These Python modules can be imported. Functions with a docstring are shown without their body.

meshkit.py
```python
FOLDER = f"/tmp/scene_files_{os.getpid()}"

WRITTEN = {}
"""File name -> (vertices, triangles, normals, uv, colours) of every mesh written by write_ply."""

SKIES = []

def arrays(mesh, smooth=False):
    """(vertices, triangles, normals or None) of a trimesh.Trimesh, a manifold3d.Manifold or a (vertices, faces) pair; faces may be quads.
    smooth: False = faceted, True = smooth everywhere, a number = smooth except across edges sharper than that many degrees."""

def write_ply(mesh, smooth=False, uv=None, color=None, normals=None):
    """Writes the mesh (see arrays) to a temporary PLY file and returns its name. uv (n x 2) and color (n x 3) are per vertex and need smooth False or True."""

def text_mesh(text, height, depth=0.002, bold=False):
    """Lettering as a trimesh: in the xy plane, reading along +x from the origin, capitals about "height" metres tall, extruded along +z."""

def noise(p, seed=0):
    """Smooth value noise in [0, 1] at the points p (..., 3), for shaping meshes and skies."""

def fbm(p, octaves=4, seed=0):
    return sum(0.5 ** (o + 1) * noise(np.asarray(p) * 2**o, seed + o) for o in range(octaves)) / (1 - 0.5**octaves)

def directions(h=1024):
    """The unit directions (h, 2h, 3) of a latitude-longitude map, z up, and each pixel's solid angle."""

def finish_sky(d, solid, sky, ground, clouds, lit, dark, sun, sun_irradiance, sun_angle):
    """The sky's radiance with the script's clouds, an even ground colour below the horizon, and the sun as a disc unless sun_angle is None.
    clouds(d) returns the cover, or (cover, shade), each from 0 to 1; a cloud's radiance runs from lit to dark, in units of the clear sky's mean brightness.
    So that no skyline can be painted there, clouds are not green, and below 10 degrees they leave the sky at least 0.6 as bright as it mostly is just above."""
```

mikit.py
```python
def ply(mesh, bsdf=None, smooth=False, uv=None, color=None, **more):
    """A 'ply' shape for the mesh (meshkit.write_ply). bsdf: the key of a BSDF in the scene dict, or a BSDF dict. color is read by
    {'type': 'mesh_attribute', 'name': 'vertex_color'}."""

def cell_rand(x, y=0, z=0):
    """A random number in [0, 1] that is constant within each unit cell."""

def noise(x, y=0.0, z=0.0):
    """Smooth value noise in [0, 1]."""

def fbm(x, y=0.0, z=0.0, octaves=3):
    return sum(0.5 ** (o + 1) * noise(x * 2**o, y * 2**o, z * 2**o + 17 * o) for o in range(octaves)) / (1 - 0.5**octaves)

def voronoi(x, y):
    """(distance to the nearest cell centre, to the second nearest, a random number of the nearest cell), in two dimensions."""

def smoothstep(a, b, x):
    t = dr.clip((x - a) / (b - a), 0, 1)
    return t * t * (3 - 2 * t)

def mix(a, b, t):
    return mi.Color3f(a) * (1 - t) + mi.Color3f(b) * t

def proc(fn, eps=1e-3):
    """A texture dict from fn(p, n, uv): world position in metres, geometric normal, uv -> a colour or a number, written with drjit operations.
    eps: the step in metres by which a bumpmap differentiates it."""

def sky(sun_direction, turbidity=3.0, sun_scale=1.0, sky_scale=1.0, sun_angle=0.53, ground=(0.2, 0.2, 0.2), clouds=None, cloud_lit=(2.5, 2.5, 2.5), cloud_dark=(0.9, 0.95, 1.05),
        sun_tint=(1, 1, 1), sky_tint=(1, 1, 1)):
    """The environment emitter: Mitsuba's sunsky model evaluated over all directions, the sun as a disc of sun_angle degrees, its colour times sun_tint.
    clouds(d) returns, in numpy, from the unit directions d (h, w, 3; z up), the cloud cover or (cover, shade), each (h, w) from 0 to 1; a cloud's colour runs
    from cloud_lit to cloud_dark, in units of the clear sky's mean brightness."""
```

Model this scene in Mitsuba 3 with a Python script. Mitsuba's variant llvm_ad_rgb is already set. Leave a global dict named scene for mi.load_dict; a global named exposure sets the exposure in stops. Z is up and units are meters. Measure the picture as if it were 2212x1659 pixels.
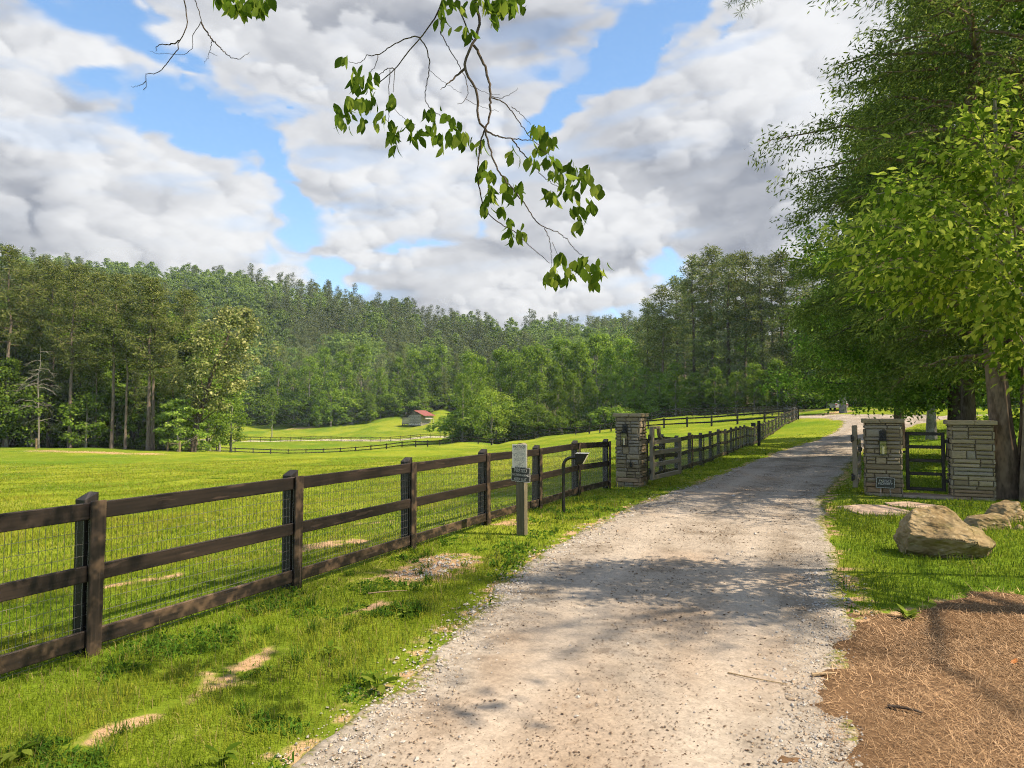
import math, random
import numpy as np, trimesh, mitsuba as mi, drjit as dr
import mikit, meshkit
from mikit import proc, noise, fbm, cell_rand, smoothstep, mix
from scipy.interpolate import RBFInterpolator, CubicSpline
from scipy.ndimage import gaussian_filter, map_coordinates
T = mi.ScalarTransform4f
scene, labels = {}, {}

# ---------------------------------------------------------------- camera, sky, exposure
EYE, F, PITCH = np.array([0, 0, 2.1]), 1500.0, math.atan(60.5 / 1500)
scene['camera'] = {'type': 'perspective', 'fov': math.degrees(2 * math.atan(1106 / F)), 'fov_axis': 'x', 'near_clip': 0.05, 'far_clip': 6000.0,
                   'to_world': T().look_at(origin=[0, 0, 2.1], target=[0, math.cos(PITCH), 2.1 + math.sin(PITCH)], up=[0, 0, 1])}
exposure = 3.1
SUN = np.array([0.62, -0.16, 0.77])


def wrap(a):
    return (a + 180) % 360 - 180


BLUE = [  # openings in the cloud deck: azimuth, elevation, half width, half height, slope, strength
    (-25.5, 21.6, 7.5, 2.6, -0.10, 1.0), (-19.0, 19.6, 4.0, 2.0, -0.4, .9), (-31.5, 22.8, 2.6, 1.6, .2, .8), (-31.0, 26.4, 6.5, 1.5, -0.25, .9), (-26, 25.2, 4, .9, -.3, .7),
    (8.5, 27.2, 5.5, 3.2, 0.25, 1.0), (3.5, 23.6, 3.6, 2.2, 0.5, .8), (13, 29, 4, 2.4, .2, .8), (-18.0, 15.6, 2.4, 2.4, -0.5, .85), (-14.8, 11.3, 2.6, 1.9, -0.3, 1.0), (12.2, 11.6, 1.7, 1.4, 0, .8),
    (-8, 13.5, 3, .8, 0, .45), (9, 7.6, 3.5, 1.0, .1, .55), (-20, 12.5, 1.4, 2.2, -.6, .6), (-2.5, 16, 1.3, 2.4, 0, .4)]
PUFF = [  # cumulus banks: azimuth, elevation, half width, half height, number of heads, their radius in degrees
    (-33.5, 23.0, 6.5, 4.0, 34, 2.1), (-32, 17.5, 6, 2.6, 26, 2.0), (-27, 12.5, 8, 3.6, 50, 2.0), (-20.5, 14.8, 4.0, 2.8, 22, 1.6), (-17, 9.6, 5, 2.2, 30, 1.3), (22, 26, 8, 4.0, 44, 2.3), (26, 19, 6, 5, 34, 2.1), (9, 15.5, 6, 2.8, 30, 1.7), (-8, 18.5, 7, 3.2, 34, 1.9), (3.5, 9.5, 7, 2.2, 40, 1.3),
    (-13, 26, 7, 2.8, 26, 1.9), (-4, 22.5, 5, 2.4, 20, 1.7), (15, 10.2, 5, 1.8, 24, 1.2), (-11.5, 12.6, 4.2, 1.8, 24, 1.2), (16, 21.5, 5, 2, 20, 1.6)]
GREY = [(13, 19.5, 6, 4.2), (20, 13.5, 6, 4), (-36, 13.5, 6, 2.6), (-31, 10.0, 6, 2.0), (-8, 28.5, 7, 2.4), (1, 29.5, 5, 2), (18, 19.5, 6, 3.0), (21, 15, 4, 3), (22, 11, 4, 3), (-1, 13.5, 5, 1.6), (-9, 9, 6, 1.4), (-34, 20.6, 4, 1.4), (-26.5, 15.6, 4, 1.2), (8, 13.2, 4, 1.3),
        (-14.5, 17, 5, 1.0), (3, 6.2, 9, 1.2), (17, 7.0, 6, 1.4)]


def clouds(d):
    az = np.degrees(np.arctan2(d[..., 0], d[..., 1]))
    el = np.degrees(np.arcsin(np.clip(d[..., 2], -1, 1)))
    k = 1.0 / (0.16 + np.clip(d[..., 2], 0, 1))
    # noise on the direction itself, squeezed towards the horizon
    p = np.stack([d[..., 0] * k * 1.5, d[..., 1] * k * 1.5, d[..., 2] * 5.0], -1)
    q = np.stack([d[..., 0] * 7, d[..., 1] * 7, d[..., 2] * 12], -1)
    warp = meshkit.fbm(q * 1.6, 4, 31) - .5
    warp2 = meshkit.fbm(q * 1.6 + 7.7, 4, 47) - .5
    wa, we = az + warp * 9, el + warp2 * 5
    inside = (np.abs(az) < 55) & (el < 45)
    base = meshkit.fbm(p * 1.3 + 3.1, 5, 5)
    cover = smooth(0.40, 0.58, base)
    blue = np.zeros_like(az)
    for a, e, w, h, s, g in BLUE:
        u, v = wrap(wa - a), we - e
        v = v - s * u
        blue = np.maximum(blue, g * np.exp(-(u / w) ** 2 - (v / h) ** 2))
    detail = meshkit.fbm(q * 3.0, 6, 11)
    m = smooth(42, 55, np.abs(az))[..., None][..., 0]
    framed = 1 - smooth(.34, .62, blue + (detail - .5) * .9 + (billow(q * 2.2, 4, 19) - .5) * .35)
    wisp = smooth(.42, .75, meshkit.fbm(np.stack([q[..., 0] * 2 + q[..., 2], q[..., 1] * 2, q[..., 2] * 3.2], -1), 5, 77)) * .55
    framed = np.maximum(framed, wisp * (framed > .0))
    halo = np.zeros_like(az)
    for a, e, w, h, s, g in BLUE:
        u, v = wrap(wa - a), we - e
        halo = np.maximum(halo, g * np.exp(-(u / (w * 2.1)) ** 2 - ((v - s * u) / (h * 2.1)) ** 2))
    streak = meshkit.fbm(np.stack([q[..., 0] * 1.3 + q[..., 2] * .8, q[..., 1] * 1.3, q[..., 2] * 3.6 - q[..., 0] * .9], -1), 6, 301)
    framed = framed * (1 - .62 * halo * smooth(.50, .70, streak))
    cover = np.where(inside, framed * (1 - m) + cover * m, cover)
    grey = np.zeros_like(az)
    for a, e, w, h in GREY:
        grey = np.maximum(grey, np.exp(-(wrap(wa - a) / w) ** 2 - ((we - e) / h) ** 2))
    # relief: lit from above and the right, the undersides greyer
    r = np.stack([d[..., 0] * 5.0, d[..., 1] * 5.0, d[..., 2] * 7.5], -1)
    r = r + np.stack([warp, warp2, warp], -1) * .9
    sh = np.array([.16, 0, .36])
    relief = billow(r, 5, 91) - billow(r + sh, 5, 91)
    small = billow(r * 2.3, 4, 61) - billow(r * 2.3 + sh * .8, 4, 61)
    mass = meshkit.fbm(r * .8 + 4.4, 3, 15)
    shade = .33 + relief * .70 + small * .35 + (mass - .5) * .65 + .48 * grey
    # billowing heads, the lower ones in front
    rg = np.random.default_rng(12)
    heads = []
    for a, e, w, h, n, R in PUFF:
        for _ in range(n):
            u, v = rg.normal(0, .5), rg.normal(0, .5)
            heads.append((a + u * w, e + v * h - .25 * h * u * u, R * rg.uniform(.45, 1.25)))
    heads.sort(key=lambda c: -c[1])
    ca = az + (meshkit.fbm(q * 2.6, 5, 131) - .5) * 3.4 + (billow(q * 5.2, 4, 211) - .5) * .9
    ce = el + (meshkit.fbm(q * 2.6 + 9, 5, 151) - .5) * 3.0 + (billow(q * 5.2 + 3, 4, 231) - .5) * .9
    for a, e, R in heads:
        rows = np.where(np.abs(el[:, 0] - e) < R * 1.2 + 2.4)[0]
        if not len(rows):
            continue
        k0, k1 = rows[0], rows[-1] + 1
        m_ = np.abs(wrap(az[k0] - a)) < (R + 2.6) * 1.25
        cols = np.where(m_)[0]
        sl = np.ix_(np.arange(k0, k1), cols)
        x, y = wrap(ca[sl] - a) * np.cos(np.radians(e)) / R, (ce[sl] - e) / R
        rr = np.sqrt(x * x + y * y)
        z = np.sqrt(np.clip(1 - rr * rr, 0, 1))
        lam = np.clip(x * .30 + y * .72 + z * .50, -.3, 1)
        al = smooth(1.0, .74, rr) * smooth(-1.15, -.15, y) * .76
        keepb = smooth(.75, .35, blue[sl]) * (1 - .35 * halo[sl] * smooth(.48, .62, streak[sl]))
        al = al * keepb
        sv = .56 - .64 * lam + .22 * (grey[sl])
        shade[sl] = shade[sl] * (1 - al) + sv * al
        cover[sl] = np.maximum(cover[sl], al * 1.2)
    tiny = billow(r * 5.5 + 1.7, 3, 401) - billow(r * 5.5 + 1.7 + sh * .5, 3, 401)
    shade = shade + tiny * .13 + (meshkit.fbm(q * 7, 4, 411) - .5) * .10
    return cover, np.clip(shade, 0, 1)


def billow(p, octaves, seed):
    return sum(0.5 ** (o + 1) * (1 - np.abs(2 * meshkit.noise(p * 2 ** o + 5.1 * o, seed + o) - 1)) for o in range(octaves))


def smooth(a, b, x):
    t = np.clip((x - a) / (b - a), 0, 1)
    return t * t * (3 - 2 * t)


scene['sky'] = mikit.sky(SUN, turbidity=3.0, clouds=clouds, cloud_lit=(1.42, 1.44, 1.48), cloud_dark=(0.52, 0.56, 0.66), sun_scale=0.75, sky_tint=(.88, .86, .88), ground=(.1, .14, .05))
# ---------------------------------------------------------------- helpers
def at(px, py, depth):
    """World point `depth` metres in front of the camera on the sight line of a point of the 2212 px wide photograph."""
    X, Y = (px - 1106) / F, (829.5 - py) / F
    d = np.array([X, math.cos(PITCH) - Y * math.sin(PITCH), math.sin(PITCH) + Y * math.cos(PITCH)])
    return EYE + d * (depth / d[1])


def key(name):
    if not any(k == name or k.startswith(name + '__') for k in used):
        used.add(name)
        return name
    n = counts[name] = counts.get(name, 0) + 1
    used.add(f'{name}_{n:03d}')
    return f'{name}_{n:03d}'


used, counts = set(), {}


def thing(name, label, cat, group=None):
    k = key(name)
    labels[k] = {'label': label, 'category': cat}
    if group:
        labels[k]['group'] = group
    return k


def part(parent, name, shape, label=None, kind=None):
    k = key(parent + '__' + name)
    scene[k] = shape
    if label or kind:
        labels[k] = {a: b for a, b in (('label', label), ('kind', kind)) if b}
    return k


class MB:
    def __init__(s):
        s.v, s.f, s.uv, s.n = [], [], [], 0

    def add(s, v, f, uv=None):
        v = np.asarray(v, float)
        s.v.append(v); s.f.append(np.asarray(f, int).reshape(-1, 3) + s.n)
        s.uv.append(np.zeros((len(v), 2)) + (0 if uv is None else np.asarray(uv, float)))
        s.n += len(v)
        return s

    def get(s):
        return np.vstack(s.v), np.vstack(s.f), np.vstack(s.uv)

    def ply(s, bsdf, smooth=False, **kw):
        v, f, uv = s.get()
        return mikit.ply((v, f), bsdf, smooth=smooth, uv=uv if smooth in (True, False) else None, **kw)


BOXF = np.array([[0, 1, 3], [0, 3, 2], [4, 6, 7], [4, 7, 5], [0, 4, 5], [0, 5, 1], [2, 3, 7], [2, 7, 6], [0, 2, 6], [0, 6, 4], [1, 5, 7], [1, 7, 3]])


def hexa(c8):
    """Eight corners, index = 4x + 2y + z."""
    return np.asarray(c8, float), BOXF


def box(c, s, rz=0.0, rx=0.0, ry=0.0):
    v = np.array([[x, y, z] for x in (-.5, .5) for y in (-.5, .5) for z in (-.5, .5)]) * s
    return v @ rot(rx, ry, rz).T + c, BOXF


def rot(rx, ry, rz):
    a, b, c = (np.array(m, float) for m in ([[1, 0, 0], [0, math.cos(rx), -math.sin(rx)], [0, math.sin(rx), math.cos(rx)]], [[math.cos(ry), 0, math.sin(ry)], [0, 1, 0], [-math.sin(ry), 0, math.cos(ry)]],
                                           [[math.cos(rz), -math.sin(rz), 0], [math.sin(rz), math.cos(rz), 0], [0, 0, 1]]))
    return c @ b @ a


def bevbox(c, s, b, rz=0.0, rx=0.0, ry=0.0):
    """A box with bevelled edges: 24 corners, 44 triangles."""
    h = np.array(s) / 2
    pts = []
    for sx in (-1, 1):
        for sy in (-1, 1):
            for sz in (-1, 1):
                q = np.array([sx, sy, sz])
                for k in range(3):
                    e = h - b
                    e[k] = h[k]
                    pts.append(q * e)
    m = trimesh.Trimesh(np.array(pts)).convex_hull
    return m.vertices @ rot(rx, ry, rz).T + c, m.faces


def tube(pts, rad, sides=6, cap=True):
    p = np.asarray(pts, float)
    r = np.broadcast_to(rad, (len(p),)).astype(float)
    t = np.gradient(p, axis=0)
    t /= np.linalg.norm(t, axis=1, keepdims=True) + 1e-12
    ref = np.eye(3)[np.argmin(np.abs(t).max(axis=0) + [0, .01, .02])]
    a = np.cross(t, ref); a /= np.linalg.norm(a, axis=1, keepdims=True) + 1e-12
    b = np.cross(t, a)
    ang = np.arange(sides) * 2 * np.pi / sides
    v = p[:, None] + r[:, None, None] * (np.cos(ang)[None, :, None] * a[:, None] + np.sin(ang)[None, :, None] * b[:, None])
    n = len(p)
    i, j = np.meshgrid(np.arange(n - 1), np.arange(sides), indexing='ij')
    q = i * sides + j; q2 = i * sides + (j + 1) % sides
    f = np.vstack([np.stack([q, q2 + sides, q2], -1).reshape(-1, 3), np.stack([q, q + sides, q2 + sides], -1).reshape(-1, 3)])
    v = v.reshape(-1, 3)
    if cap:
        for e, o in ((0, 1), (n - 1, 0)):
            k = np.arange(1, sides - 1)
            base = e * sides
            f = np.vstack([f, np.stack([base + 0 * k, base + (k if o else k + 1), base + (k + 1 if o else k)], 1)])
    return v, f


def smooth_path(pts, n):
    p = np.asarray(pts, float)
    s = np.r_[0, np.cumsum(np.linalg.norm(np.diff(p, axis=0), axis=1))]
    if len(p) < 3:
        return np.array([np.interp(np.linspace(0, s[-1], n), s, p[:, k]) for k in range(3)]).T
    return CubicSpline(s, p)(np.linspace(0, s[-1], n))


def unit(v):
    return v / (np.linalg.norm(v, axis=-1, keepdims=True) + 1e-12)


def rgb(*c):
    return {'type': 'rgb', 'value': list(c)}


# ---------------------------------------------------------------- the lie of the land
CTRL = np.array([
    (0, 0, 0), (-3, 3, 0), (3, 3, 0), (-4, 6, 0), (0, 8, 0), (4, 8, 0), (-2, 10, 0), (6, 10, .02), (-.5, 12.5, 0), (3, 13, 0), (7, 13, .02), (.6, 15, 0), (2.8, 19.5, 0), (6, 18, .0), (9.2, 17.3, .02), (10.9, 16.5, .04), (14, 12, .25), (10, 8, .15), (10, -5, .2), (-10, -5, -.1),
    (-9, 6, -.05), (-8, 12, -.15), (-14, 10, -.3), (-4, 18, -.2), (-30, 20, -.7), (-60, 30, -1.4), (-30, 5, -.4), (30, 5, 1.2), (60, 20, 2.5),
    (7.4, 29.6, -.12), (13.3, 42, -.18), (18, 53, -.3), (21.4, 59, -.3), (24, 63, -.05), (27.6, 70, .45), (33, 80, 1.4),
    (12, 28, 0), (20, 43, -.02), (26, 52, .05), (30, 60, .35), (35, 68, .8), (38, 76, 1.35), (40, 84, 1.65), (46, 92, 1.9), (52, 107, 2.45), (60, 90, 2.4), (75, 80, 3), (24, 40, .35), (18, 24, .15), (32, 48, .75), (44, 60, 1.4), (60, 60, 2.6), (45, 30, 1.4), (90, 110, 4), (70, 140, 5),
    (20, 95, -.1), (27, 87.5, .42), (30.5, 84, .95), (39, 105, 1.6), (37, 124, 1.1), (25, 128, .4), (30, 105, .7), (16, 115, -1.0), (6, 125, -2.1), (-10, 140, -3.75), (-22, 150, -5.2), (-40, 152, -7.2), (-48, 150, -7.5), (-63, 140, -6.3),
    (4, 40, -.75), (-6, 32, -.7), (-10, 40, -1.1), (-20, 60, -2.0), (-30, 88, -3.25), (-20, 92, -3.0), (-40, 88, -3.1), (-12, 100, -2.9), (0, 60, -1.25), (0, 90, -2.0), (10, 90, -.9), (10, 70, -.7), (8, 105, -1.3), (0, 112, -2.3), (-8, 122, -3.2), (-22, 128, -4.6), (-35, 105, -4.3), (-50, 118, -4.9), (-30, 125, -5.3),
    (-50, 88, -2.75), (-55, 78, -2.5), (-74, 95, -2.6), (-60, 98, -2.8), (-90, 100, -2.5), (-48, 105, -3.4), (-60, 115, -3.3), (-80, 120, -2.6), (-110, 140, -2),
    (-89, 206, -6.4), (-60, 206, -6.4), (-30, 206, -6.3), (0, 200, -6.0), (-60, 180, -6.8), (-20, 180, -6.2), (-100, 180, -5.5),
    (-33, 226, -5.6), (-50, 226, -5.8), (-15, 226, -4.9), (-33, 236, -4.6), (-33, 246, -2.3), (-33, 253, -1.9), (-25, 262, -1.1), (-23, 275, .3), (-48, 262, -1.9), (-60, 272, -2.5), (-75, 262, -4.2), (-88, 280, -3.6), (-60, 290, -.9), (-8, 262, -.5), (-5, 245, -1.2), (8, 230, -1.4), (10, 180, -3.0), (25, 170, -1.0),
    (30, 130, 1.5), (45, 150, 3), (20, 210, 0), (0, 300, 1.5), (-23, 286, .6), (-36, 290, .6), (-10, 290, .8), (-105, 270, -3.6), (-116, 300, -2.2), (-98, 298, -2.4), (-60, 320, 4), (-150, 260, 4), (-150, 330, 10), (60, 250, 5), (120, 300, 12),
    (0, 340, 9), (-15, 340, 10), (15, 340, 9), (0, 400, 29), (0, 440, 43), (0, 480, 56), (0, 520, 58), (-14, 480, 57), (14, 480, 55), (0, 560, 58), (-258, 480, 93), (-205, 480, 89), (-170, 480, 79), (-130, 480, 72), (-80, 480, 66), (-34, 480, 58), (30, 480, 53), (88, 480, 55), (200, 480, 60), (-350, 470, 97), (-500, 460, 97), (-60, 400, 31), (-140, 400, 40), (-230, 400, 50), (30, 400, 27), (100, 400, 28), (-300, 320, 26), (-400, 300, 32),
    (-250, 650, 94), (0, 650, 56), (250, 650, 58), (-600, 800, 70), (600, 800, 50), (0, 1500, 30), (1500, 1500, 40), (-1500, 1500, 50), (1500, 0, 30), (-1500, 0, 20), (0, -200, 0), (200, -60, 5), (-200, -60, -3), (200, 200, 14), (-300, 100, 2), (400, 300, 30)], float)
SCL = 12.0
GU = np.arange(-5.0, 5.0001, .02)
GV = np.arange(-2.4, 5.0001, .02)
_gx, _gy = SCL * np.sinh(GU), SCL * np.sinh(GV)
_q = np.arcsinh(CTRL[:, :2] / SCL)
_rbf = RBFInterpolator(_q, CTRL[:, 2], kernel='linear', smoothing=0.0)
_cu, _cv = GU[::4], GV[::4]
_grid = _rbf(np.stack(np.meshgrid(_cu, _cv, indexing='ij'), -1).reshape(-1, 2)).reshape(len(_cu), len(_cv))
_grid = gaussian_filter(_grid, .8)
_fu, _fv = np.meshgrid(np.arange(len(GU)) / 4, np.arange(len(GV)) / 4, indexing='ij')
_grid = map_coordinates(_grid, [_fu, _fv], order=3, mode='nearest')
_r = np.hypot(_gx[:, None], _gy[None, :])
_nz = meshkit.fbm(np.stack(np.broadcast_arrays(_gx[:, None] * .35, _gy[None, :] * .35, 0.0), -1), 4, 3) - .5
_grid = _grid + _nz * np.clip(.03 + .012 * (_r - 8), .02, .35)


def gz(x, y):
    x, y = np.asarray(x, float), np.asarray(y, float)
    u = (np.arcsinh(x / SCL) - GU[0]) / .02
    v = (np.arcsinh(y / SCL) - GV[0]) / .02
    return map_coordinates(_grid, [u, v], order=1, mode='nearest')


def gz1(x, y):
    return float(gz(np.array([x]), np.array([y]))[0])


# ---------------------------------------------------------------- where things lie on the ground
DL = np.array([(-1.75, 1.0), (-1.5, 2.6), (-1.27, 4.19), (-.9, 5.6), (-.51, 7.26), (.10, 9.36), (.82, 11.35), (2.5, 15.11), (4.4, 18.64), (8.95, 27.5), (14.0, 37), (19.0, 46), (24.0, 54.5), (29, 62.5), (33.0, 69.5), (35.0, 74.5), (35.8, 79.5), (35.2, 84.5), (33.0, 89)])
DR = np.array([(1.9, 1.0), (2.0, 2.6), (2.2, 4.19), (2.85, 5.72), (3.55, 7.26), (4.75, 10.26), (5.75, 12.6), (6.75, 15.11), (8.5, 18.64), (12.3, 25.5), (17.0, 34), (23.0, 44), (29, 53), (35.0, 61), (40.5, 66.5), (44.0, 71), (46.0, 76.5), (46.0, 83), (42, 92)])
S_ = np.linspace(0, 1, len(DL))
DLs, DRs = CubicSpline(S_, DL), CubicSpline(S_, DR)
from shapely.geometry import Polygon, Point
from shapely import contains_xy, distance, points as sh_points, LineString
_ss = np.linspace(0, 1, 200)
DRIVE = Polygon(np.vstack([DLs(_ss), DRs(_ss)[::-1]])).buffer(0)
SIDE_A, SIDE_B = np.array([(41, 66.5), (44, 68), (47, 69.4), (50, 70.5)]), np.array([(44, 72.5), (46, 72.3), (48, 72), (50.5, 71.2)])
SIDE = Polygon(np.vstack([SIDE_A, SIDE_B[::-1]]))
STRAW = Polygon([(1.5, 2.5), (1.78, 4.2), (2.3, 5.3), (3.0, 6.5), (3.5, 7.05), (4.4, 7.6), (5.4, 8.0), (6.0, 7.5), (6.6, 7.2), (7.4, 6.9), (8.5, 6.4), (9, 3), (6, 1.5), (3, 1)])
N0, DN = np.array([-3.64, 6.09]), np.array([1.06, 2.268])      # first fence post in view and the step from post to post
SOIL = [(np.array([(-2.75, 4.45), (-2.42, 5.1)]), .10), (np.array([(-2.3, 5.5), (-2.05, 6.2)]), .16), (np.array([(-1.7, 7.2), (-1.4, 7.7)]), .10), (np.array([(-3.3, 10.9), (-2.5, 11.4)]), .33), (np.array([(-2.9, 13.6), (-2.5, 13.9)]), .2), (np.array([(-5.0, 8.4), (-4.3, 9.2)]), .12), (np.array([(-.2, 12.9), (.2, 13.6)]), .15),
        (np.array([(-57, 84), (-49, 82.5), (-43, 82)]), 2.0), (np.array([(36, 88), (44, 96), (50, 104)]), 1.6), (np.array([(48, 101), (58, 103)]), .6), (np.array([(-95, 211), (-40, 212), (5, 210)]), 2.2), (np.array([(-38, 240), (-20, 240)]), 1.5), (np.array([(-84, 262), (-74, 264)]), 2.0)]
PALE = [(np.array([(-95, 211), (-40, 212), (5, 210)]), 1.3)]
GRAVEL_PATCH = Polygon([(-1.55, 9.0), (-1.25, 9.9), (-.75, 10.3), (-.5, 9.9), (-.75, 9.2), (-1.2, 8.7)])


def linemask(x, y, lines, soft=.6):
    out = np.zeros(np.shape(x))
    pt = sh_points(x, y)
    for l, w in lines:
        d = distance(pt, LineString(l))
        out = np.maximum(out, 1 - smooth(w * (1 - soft), w * (1 + soft), d))
    return out


FOREST = [Polygon([(-62, 95), (-50, 93), (-44, 98), (-43, 108), (-52, 122), (-72, 135), (-110, 175), (-130, 330), (-300, 330), (-300, 60), (-95, 90)]),
          Polygon([(44, 98), (44, 118), (40, 130), (30, 137), (17, 141), (4, 146), (5, 158), (12, 175), (12, 235), (0, 258), (-18, 279), (-50, 283), (-66, 285), (-90, 296), (-130, 330), (-400, 330), (-700, 900), (700, 900), (400, 250), (110, 90), (68, 95), (54, 116), (46, 108)]),
          Polygon([(13, 15.5), (16, 22), (24, 28), (40, 40), (60, 48), (120, 40), (60, -10), (16, 4), (12, 11)])]


def build_ground():
    X, Y = np.meshgrid(_gx, _gy, indexing='ij')
    v = np.stack([X, Y, _grid], -1).reshape(-1, 3)
    nu, nv = X.shape
    i, j = np.meshgrid(np.arange(nu - 1), np.arange(nv - 1), indexing='ij')
    q = (i * nv + j).ravel()
    f = np.vstack([np.stack([q, q + nv, q + nv + 1], 1), np.stack([q, q + nv + 1, q + 1], 1)])
    x, y = v[:, 0], v[:, 1]
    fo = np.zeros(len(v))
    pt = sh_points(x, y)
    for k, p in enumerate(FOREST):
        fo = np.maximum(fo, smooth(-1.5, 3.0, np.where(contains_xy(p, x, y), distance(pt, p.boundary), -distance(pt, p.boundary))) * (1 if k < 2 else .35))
    so = linemask(x, y, SOIL, .95)
    edge = distance(pt, DRIVE)
    so = np.maximum(so, .62 * (1 - smooth(.02, .42, edge)))
    so = np.maximum(so, np.where(contains_xy(STRAW, x, y), 1, 0))
    so = np.maximum(so, .9 * (1 - smooth(.02, .35, distance(pt, GRAVEL_PATCH))))
    pale = linemask(x, y, PALE)
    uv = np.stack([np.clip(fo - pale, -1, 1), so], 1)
    return mikit.ply((v, f), 'ground_cover', smooth=True, uv=uv)


def ground_tex(p, n, uv):
    big = fbm(p.x * .07, p.y * .07, 3.0, 3)
    mid = fbm(p.x * .55, p.y * .55, 9.0, 3)
    fine = fbm(p.x * 6.0, p.y * 6.0, 1.0, 3)
    c = mix((.118, .172, .016), (.205, .245, .025), smoothstep(.3, .7, big * .6 + mid * .4))
    c = mix(c, (.185, .185, .045), smoothstep(.56, .80, mid * .6 + fine * .4) * .45)
    c = mix(c, (.070, .150, .014), smoothstep(.48, .70, fbm(p.x * .16, p.y * .16, 5.0, 4)) * .55)
    c = c * (.70 + .6 * fine)
    soil = mix((.31, .19, .105), (.43, .30, .185), fine)
    c = mix(c, soil, smoothstep(.40, .85, uv.y * .92 + (fine - .5) * 1.35 + (mid - .5) * .5))
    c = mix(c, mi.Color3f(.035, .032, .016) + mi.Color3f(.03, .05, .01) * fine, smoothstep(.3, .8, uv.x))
    c = mix(c, (.46, .42, .34), smoothstep(.1, .6, -uv.x))
    return c


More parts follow.
